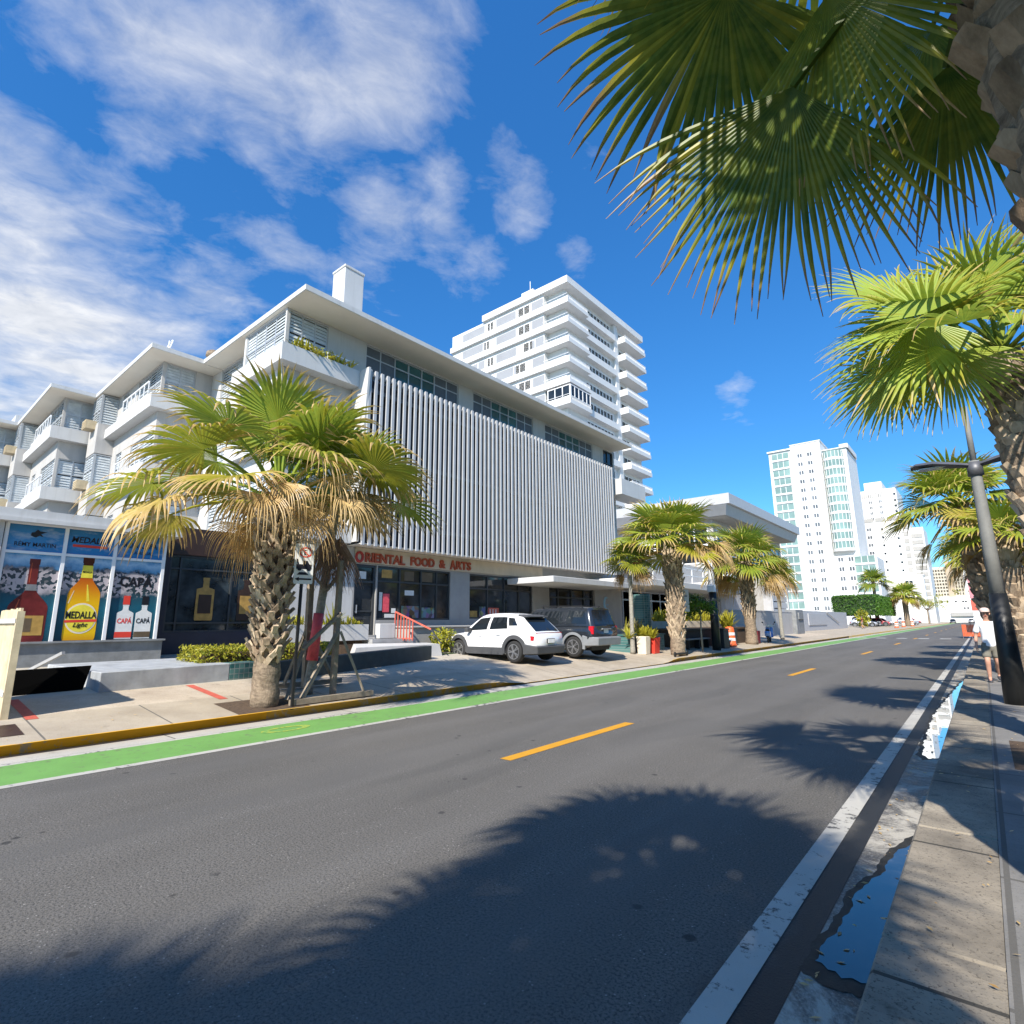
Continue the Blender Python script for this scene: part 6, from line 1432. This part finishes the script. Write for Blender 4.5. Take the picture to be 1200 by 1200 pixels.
g = MB(); g.lathe([(.42, .3), (.42, 2.9), (.40, 2.95)], (-12.9, 25.4, 0), 18); tag(g.build('tiled_column', M['tealtile']), 'green tiled round column behind the criss-cross palm', 'column')
g = MB(); g.box(-13.6, -11.4, 26.4, 36.8, .3, 1.15); g.box(-13.66, -11.34, 26.34, 36.86, 1.15, 1.24); tag(g.build('terrace_wall', M['soil']), 'dark terrace wall with ledge behind the small street tree', 'wall')
g = MB(); g.box(-13.5, -13.2, 26.5, 36.7, 1.25, 1.62); tag(g.build('terrace_planter', M['beige'], bevel=.01), 'beige trough on the dark terrace wall', 'planter')
p = thing('strap_leaf_row', (-13.3, 31, 1.6), 'row of bright yellow-green strap-leaved plants on the terrace trough', 'plant'); b = MB(); rg = random.Random(33)
for i in range(30): sprays(b, (-13.35+rg.gauss(0, .06), 26.6+i*.34, 1.6), 9, .75, rg, .8, .05, (0, .05), (.6, 1))
b.build('leaves', M['shrub'], p)
pb = pot('plant_pot', -11.2, 32.6, .72, .95, M['black'], 'black square pot right of the orange barrel'); p = thing('pot_plant', (-11.2, 32.6, 1.2), 'tall yellow-green plant in the black pot right of the orange barrel', 'plant'); b = MB(); rg = random.Random(34)
for i in range(6): sprays(b, (-11.2+rg.gauss(0, .14), 32.6+rg.gauss(0, .16), 1.2), 16, 1.0, rg, .9, .055, (0, .08), (.6, 1))
b.build('leaves', M['shrub'], p)
pot('plant_pot', -11.7, 34.0, .6, .5, M['maroon'], 'low maroon pot between the black pot and second street palm'); pot('plant_pot', -10.9, 36.3, .5, .75, M['maroon'], 'maroon pot between the second street palm and the scooter')
bn = thing('bench', (-12.1, 27.5, .4), 'dark cafe bench with pale top below the small street tree', 'bench'); b = MB(); b.box(-11.3, -10.95, 26.2, 29, .72, .78); b.build('seat', M['steel'], bn); b = MB(); [b.box(-11.25, -11.0, y, y+.08, .27, .72) for y in (26.3, 27.6, 28.8)]; b.build('legs', M['black'], bn)
# kick scooter against the palm
ks = thing('kick_scooter', (-9.98, 22.6, .2), 'pale blue electric kick scooter leaning on the criss-cross palm', 'kick scooter')
b = MB(); b.box(-10.02, -9.88, 22.4, 23.4, .26, .33); b.build('deck', M['black'], ks, bevel=.01); b = MB(); b.bar((-9.95, 23.38, .28), (-9.98, 23.05, 1.30), .06); b.build('stem', M['lightblue'], ks); b = MB(); b.bar((-10.22, 23.05, 1.32), (-9.72, 23.05, 1.32), .04); b.build('handlebar', M['black'], ks)
for y in (22.3, 23.5): b = MB(); b.smooth = True; b.lathe([(.06, -.025), (.10, -.02), (.11, 0), (.10, .02), (.06, .025)], (-9.95, y, .28), 16, 'x'); b.build('wheel', M['tyre'], ks)
def scooter(loc, rz, label, bm_, wm, group=None):
    r = thing('motor_scooter', loc, label, 'scooter', group, rz)
    for x in (-.62, .62):
        b = MB(); b.smooth = True; b.lathe([(.12, -.045), (.21, -.05), (.235, 0), (.21, .05), (.12, .045)], (x, 0, .235), 20, 'y'); w_ = b.build('wheel', M['tyre'], r, local=True); b = MB(); b.lathe([(.13, -.03), (.13, .03)], (x, 0, .235), 16, 'y'); b.build('rim', M['rim'], w_, local=True)
    b = MB(); b.smooth = False; pr = [(-.85, .42), (-.35, .30), (.28, .28), (.42, .30), (.62, .86), (.55, .90), (.36, .40), (-.05, .40), (-.12, .70), (-.80, .74), (-.92, .62)]
    b.prism(Fr((0, 0, 0), (1, 0, 0), (0, -1, 0)), pr, -.15, .15); b.prism(Fr((0, 0, 0), (1, 0, 0), (0, -1, 0)), [(.40, .30), (.48, .30), (.70, .88), (.60, .96)], -.22, .22); b.prism(Fr((0, 0, 0), (1, 0, 0), (0, -1, 0)), [(.42, .36), (.88, .42), (.82, .52), (.50, .50)], -.09, .09); b.build('body', bm_, r, local=True, bevel=.03)
    b = MB(); b.hexa([(-.78, -.13, .745), (-.12, -.13, .71), (-.12, .13, .71), (-.78, .13, .745), (-.80, -.12, .84), (-.12, -.10, .80), (-.12, .10, .80), (-.80, .12, .84)]); b.build('seat', M['black'], r, local=True, bevel=.03)
    b = MB(); b.bar((.62, 0, .85), (.55, 0, 1.06), .07); b.bar((.50, -.34, 1.08), (.50, .34, 1.08), .035); b.box(.44, .66, -.12, .12, 1.0, 1.14); b.build('handlebar', wm, r, local=True); b = MB(); b.lathe([(.07, 0), (.06, .03)], (.66, 0, 1.06), 12, 'x'); b.build('headlight', M['lens'], r, local=True)
    for s in (-1, 1): b = MB(); b.bar((.5, s*.25, 1.08), (.44, s*.36, 1.24), .02); b.lathe([(.05, 0), (.05, .02)], (.44, s*.37, 1.27), 10, 'x'); b.build('mirror', M['black'], r, local=True)
    b = MB(); b.hexa([(.46, -.21, .34), (.50, -.21, .33), (.50, .21, .33), (.46, .21, .34), (.66, -.2, 1.02), (.72, -.2, 1.0), (.72, .2, 1.0), (.66, .2, 1.02)]); b.build('front_shield', wm, r, local=True, bevel=.02)
    return r
sc1 = scooter((-10.75, 38.6, .24), R_(100), 'blue and white motor scooter beside the second street palm', M['blue'], M['white_plastic'])
for i, (x, y, l) in enumerate(((-13.0, 150, 'pale scooter nearest the far street palm'), (-12.6, 156, 'pale scooter just beyond the far street palm'), (-12.2, 163, 'farthest pale scooter parked past the far palm'))):
    c_ = copy_tree(sc1); c_.location = (x, y, .3); c_.rotation_euler = (0, 0, R_(20+i*25)); c_['label'] = l; c_['group'] = 'scooters parked by the far palm'; [setmat(k_, M['carsilver']) for k_ in kids(c_) if k_.name.startswith('body')]
# far hedge, trees, barrels
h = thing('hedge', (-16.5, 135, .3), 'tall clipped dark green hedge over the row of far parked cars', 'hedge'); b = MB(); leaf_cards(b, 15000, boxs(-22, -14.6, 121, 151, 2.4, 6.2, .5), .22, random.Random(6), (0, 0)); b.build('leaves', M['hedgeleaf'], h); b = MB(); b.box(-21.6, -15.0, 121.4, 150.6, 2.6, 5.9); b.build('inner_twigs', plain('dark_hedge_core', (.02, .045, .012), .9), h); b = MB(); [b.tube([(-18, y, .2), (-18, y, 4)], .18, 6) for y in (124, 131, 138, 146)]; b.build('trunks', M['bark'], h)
shrub('shrub', (-15.2, 108, .3), (1.0, 2.2, 1.6), 420, .3, 'green bush between the maroon figure and the far silver car', 'shrub', 12)
def btree(x, y, hh, cr, label, seed, mat='hedgeleaf'):
    t_ = thing('street_tree', (x, y, .1), label, 'tree'); b = MB(); b.tube([(x, y, 0), (x, y, hh*.6)], [.25, .15], 7)
    rg = random.Random(seed)
    for a in range(6): b.tube([(x, y, hh*.5), (x+cr*.6*math.cos(a*1.05), y+cr*.6*math.sin(a*1.05), hh*.8)], [.12, .04], 5)
    b.build('trunk', M['bark'], t_); b = MB()
    for i in range(26): c = (x+rg.gauss(0, cr*.45), y+rg.gauss(0, cr*.45), hh*.82+rg.gauss(0, hh*.10)); leaf_cards(b, 60, ellip(c, (cr*.33, cr*.33, hh*.11), .2), .22, rg, (0, .1))
    b.build('crown', M[mat], t_)
btree(-12.2, 205, 8.2, 5.0, 'rounded yellow-green tree at the far end of the left pavement', 3, 'shrub')
btree(.6, 150, 8.5, 2.6, 'small yellow-green tree at the far end of the right pavement', 4, 'shrub')
for (x, y, l) in ((-11.2, 113, 'far orange barrel in front of the parked cars'), (-11.4, 126, 'low orange barrel under the middle of the far hedge'), (-11.0, 138, 'farthest orange barrel near the distant palm')):
    c_ = copy_tree(ob); c_.location = (x, y, .25); c_['label'] = l; c_['group'] = 'orange barrels along the far pavement'
bf = thing('barrier_fence', (-.6, 62, .1), 'small orange mesh barrier on the far right kerb behind the man', 'barrier'); b = MB()
for i in range(12): b.box(-1.5+i*.1, -1.45+i*.1, 62, 62.03, .15, 1.15)
for i in range(9): b.box(-1.5, -.35, 61.97, 62.0, .2+i*.11, .26+i*.11)
b.build('mesh', M['orange'], bf); b = MB(); [b.tube([(x, 62.05, 0), (x, 62.05, 1.3)], .03, 6) for x in (-1.5, -.9, -.35)]; b.build('posts', M['steel'], bf)
ss = thing('shop_sign', (1.2, 60, 3.4), 'teal and pink projecting shop sign behind the lamp post', 'sign'); b = MB(); b.box(-.6, 1.0, 60, 60.2, 5.3, 6.2); b.build('upper_panel', M['tealsign'], ss); b = MB(); b.box(-.6, 1.0, 60, 60.2, 3.3, 5.2); b.build('middle_panel', M['pinksign'], ss); b = MB(); b.box(-.6, 1.0, 59.9, 60.3, 2.3, 3.2); b.build('lower_panel', M['redpaint'], ss); b = MB(); b.tube([(1.1, 60.1, 0), (1.1, 60.1, 6.3)], .1, 8); b.build('post', M['steel'], ss)
ro = thing('roof_tank', (-24.6, 7.6, 12.9), 'rusty dark drum on the roof corner', 'tank'); b = MB(); b.smooth = True; b.lathe([(.2, 12.92), (.3, 13.02), (.28, 13.2), (.14, 13.3)], (-24.1, 8.6, 0), 16); b.build('drum', M['bark'], ro)
dn = thing('roof_antenna', (-25.2, 7.2, 12.9), 'thin white round antenna loop beside the roof drum', 'antenna'); b = MB(); pts = [(-25.2+.3*math.cos(a*.42), 7.2+.1*math.sin(a*.42), 13.3+.34*math.sin(a*.42)) for a in range(16)]; b.tube(pts, .03, 6); b.tube([(-25.2, 7.2, 12.9), (-25.2, 7.2, 13.6)], .025, 6); b.build('loop', M['rail_white'], dn)
pl_ = thing('balcony_plants', (-17.2, 9.6, 11), 'trailing plants spilling over the top corner balcony', 'plant'); b = MB(); rg = random.Random(44)
for i in range(10): sprays(b, (-17.15+rg.uniform(-.1, .12), 8.7+i*.24, 11.05), 9, rg.uniform(.35, .65), rg, 1.3, .04, (0, .4))
for i in range(3): leaf_cards(b, 70, ellip((-17.1, 9.3+i*.35, 11.2), (.25, .3, .25), .2), .07, rg, (0, .35))
b.build('leaves', M['shrub'], pl_)
# fallen leaves and grit along both kerbs
b = MB(); rg = random.Random(71)
for i in range(900):
    if i % 3 == 0: x = -.86+abs(rg.gauss(0, .12)); y = rg.uniform(2, 30); z = .008
    elif i % 3 == 1: x = rg.uniform(-.55, .9); y = rg.uniform(2, 24); z = .112
    else: x = -9.9-abs(rg.gauss(0, 1.3)); y = rg.uniform(1, 34); z = zl(x, y)+.012 if x < -9.68 else .012
    a = rg.uniform(0, 6.28); s = rg.uniform(.008, .03); dx, dy = math.cos(a)*s, math.sin(a)*s
    b.add([(x-dx, y-dy, z), (x+dy*.35, y-dx*.35, z+.004), (x+dx, y+dy, z+.002), (x-dy*.35, y+dx*.35, z)], [(0, 1, 2, 3)], dry=1., tone=rg.random())
lt = b.build('leaf_litter', M['frond']); lt['kind'] = 'stuff'; tag(lt, 'dry leaf scraps scattered along the kerbs', 'leaf litter')
# ------------------------------------------------------------------ camera
cam = bpy.data.cameras.new('camera'); co = bpy.data.objects.new('camera', cam); COL.objects.link(co)
PI_, YA, RO = R_(11.3), R_(40.0), R_(.39)
f = V((-math.sin(YA)*math.cos(PI_), math.cos(YA)*math.cos(PI_), math.sin(PI_))); r0 = V((math.cos(YA), math.sin(YA), 0)); u0 = r0.cross(f)
rr = r0*math.cos(RO)-u0*math.sin(RO); uu = u0*math.cos(RO)+r0*math.sin(RO)
co.matrix_world = Matrix(((rr.x, uu.x, -f.x, 0), (rr.y, uu.y, -f.y, 0), (rr.z, uu.z, -f.z, 1.65), (0, 0, 0, 1)))
cam.sensor_width = 36; cam.lens = 36*644/1200; cam.clip_start = .05; cam.clip_end = 6000
SC.camera = co
# ------------------------------------------------------------------ light
SUN_EL, SUN_AZ = R_(40), R_(16)     # azimuth measured from -Y towards +X
sd = V((math.sin(SUN_AZ)*math.cos(SUN_EL), -math.cos(SUN_AZ)*math.cos(SUN_EL), math.sin(SUN_EL)))
L = bpy.data.lights.new('sun', 'SUN'); L.energy = 5.0; L.angle = R_(.53); L.color = (1, .93, .825)
lo = bpy.data.objects.new('sun', L); COL.objects.link(lo); lo.rotation_euler = sd.to_track_quat('Z', 'Y').to_euler()
W = bpy.data.worlds.new('World'); SC.world = W; W.use_nodes = True; nt = W.node_tree; nt.nodes.clear()
out = N(nt, 'ShaderNodeOutputWorld'); bg = N(nt, 'ShaderNodeBackground'); bg.inputs[1].default_value = .108
sky = N(nt, 'ShaderNodeTexSky', sky_type='NISHITA'); sky.sun_disc = False; sky.sun_elevation = SUN_EL; sky.sun_rotation = math.atan2(sd.x, sd.y); sky.altitude = 300; sky.air_density = 1.0; sky.dust_density = .3; sky.ozone_density = 2.0
tc = N(nt, 'ShaderNodeTexCoord').outputs['Generated']
s_ = sep(nt, tc)
zz = math_(nt, 'ADD', math_(nt, 'MAXIMUM', s_[2], .02), .12)
cx = math_(nt, 'DIVIDE', s_[0], zz); cy = math_(nt, 'DIVIDE', s_[1], zz)
cv = N(nt, 'ShaderNodeCombineXYZ'); nt.links.new(cx, cv.inputs[0]); nt.links.new(cy, cv.inputs[1])
cvr = N(nt, 'ShaderNodeVectorRotate', rotation_type='Z_AXIS'); cvr.inputs['Angle'].default_value = .5; nt.links.new(cv.outputs[0], cvr.inputs['Vector']); cvs = scalev(nt, cvr.outputs[0], (1.0, .72, 1)); n1 = noise(nt, 3.0, 10, .60, cvs, .25); n2 = noise(nt, 11, 8, .62, cvs, .4)
def dirpx(x, y):
    d = f*644+rr*(x-600)+uu*(600-y); return d.normalized()
mask = None
for (x, y, rad, wt) in ((60, 30, .20, .75), (190, 60, .22, .9), (330, 80, .24, 1.0), (430, 50, .20, .85), (300, 170, .13, .8), (275, 225, .07, .7), (40, 410, .26, 1.55), (-80, 390, .4, 1.5), (150, 440, .20, 1.3), (250, 340, .16, .8), (330, 290, .13, .75), (440, 270, .14, .95), (520, 250, .12, .95), (605, 230, .12, .95), (560, 290, .10, .7), (420, 330, .12, .5), (860, 450, .05, .9), (675, 290, .06, .8), (690, 190, .08, .5)):
    d = dirpx(x, y); dv = N(nt, 'ShaderNodeVectorMath', operation='DISTANCE'); nt.links.new(tc, dv.inputs[0]); dv.inputs[1].default_value = d
    mr = N(nt, 'ShaderNodeMapRange', interpolation_type='SMOOTHSTEP'); nt.links.new(dv.outputs['Value'], mr.inputs[0]); mr.inputs[1].default_value = rad*1.25; mr.inputs[2].default_value = 0.; mr.inputs[3].default_value = 0; mr.inputs[4].default_value = wt
    mask = mr.outputs[0] if mask is None else math_(nt, 'MAXIMUM', mask, mr.outputs[0])
cl = math_(nt, 'ADD', math_(nt, 'MULTIPLY', n1, .95), math_(nt, 'MULTIPLY', n2, .40))
cl = math_(nt, 'ADD', cl, math_(nt, 'MULTIPLY', mask, .40))
cl = math_(nt, 'SUBTRACT', cl, .86)
cl = math_(nt, 'MULTIPLY', cl, 2.1, clamp=True)
cl = math_(nt, 'MULTIPLY', cl, .88)
hs = N(nt, 'ShaderNodeHueSaturation'); hs.inputs['Saturation'].default_value = 1.25; hs.inputs['Value'].default_value = 1.0; nt.links.new(sky.outputs[0], hs.inputs['Color'])
skyc = mixc(nt, 1.0, hs.outputs[0], (.48, .87, 1.08), 'MULTIPLY')
gz = N(nt, 'ShaderNodeMapRange'); nt.links.new(s_[2], gz.inputs[0]); gz.inputs[1].default_value = .25; gz.inputs[2].default_value = .95; gz.inputs[3].default_value = 1.; gz.inputs[4].default_value = 1.55
sv = N(nt, 'ShaderNodeVectorMath', operation='SCALE'); nt.links.new(skyc, sv.inputs[0]); nt.links.new(gz.outputs[0], sv.inputs['Scale']); skyc = sv.outputs[0]
cc = ramp(nt, n2, [(.3, (4.2, 4.35, 4.6)), (.7, (6.0, 6.0, 6.0))])
col = mixc(nt, cl, skyc, cc)
nt.links.new(col, bg.inputs[0]); nt.links.new(bg.outputs[0], out.inputs[0])
SC.view_settings.view_transform = 'Standard'; SC.view_settings.look = 'None'; SC.view_settings.exposure = .68; SC.view_settings.gamma = 1
SC.render.engine = 'CYCLES'; SC.cycles.max_bounces = 6; SC.cycles.diffuse_bounces = 3; SC.cycles.glossy_bounces = 3; SC.cycles.transmission_bounces = 3; SC.cycles.use_denoising = True
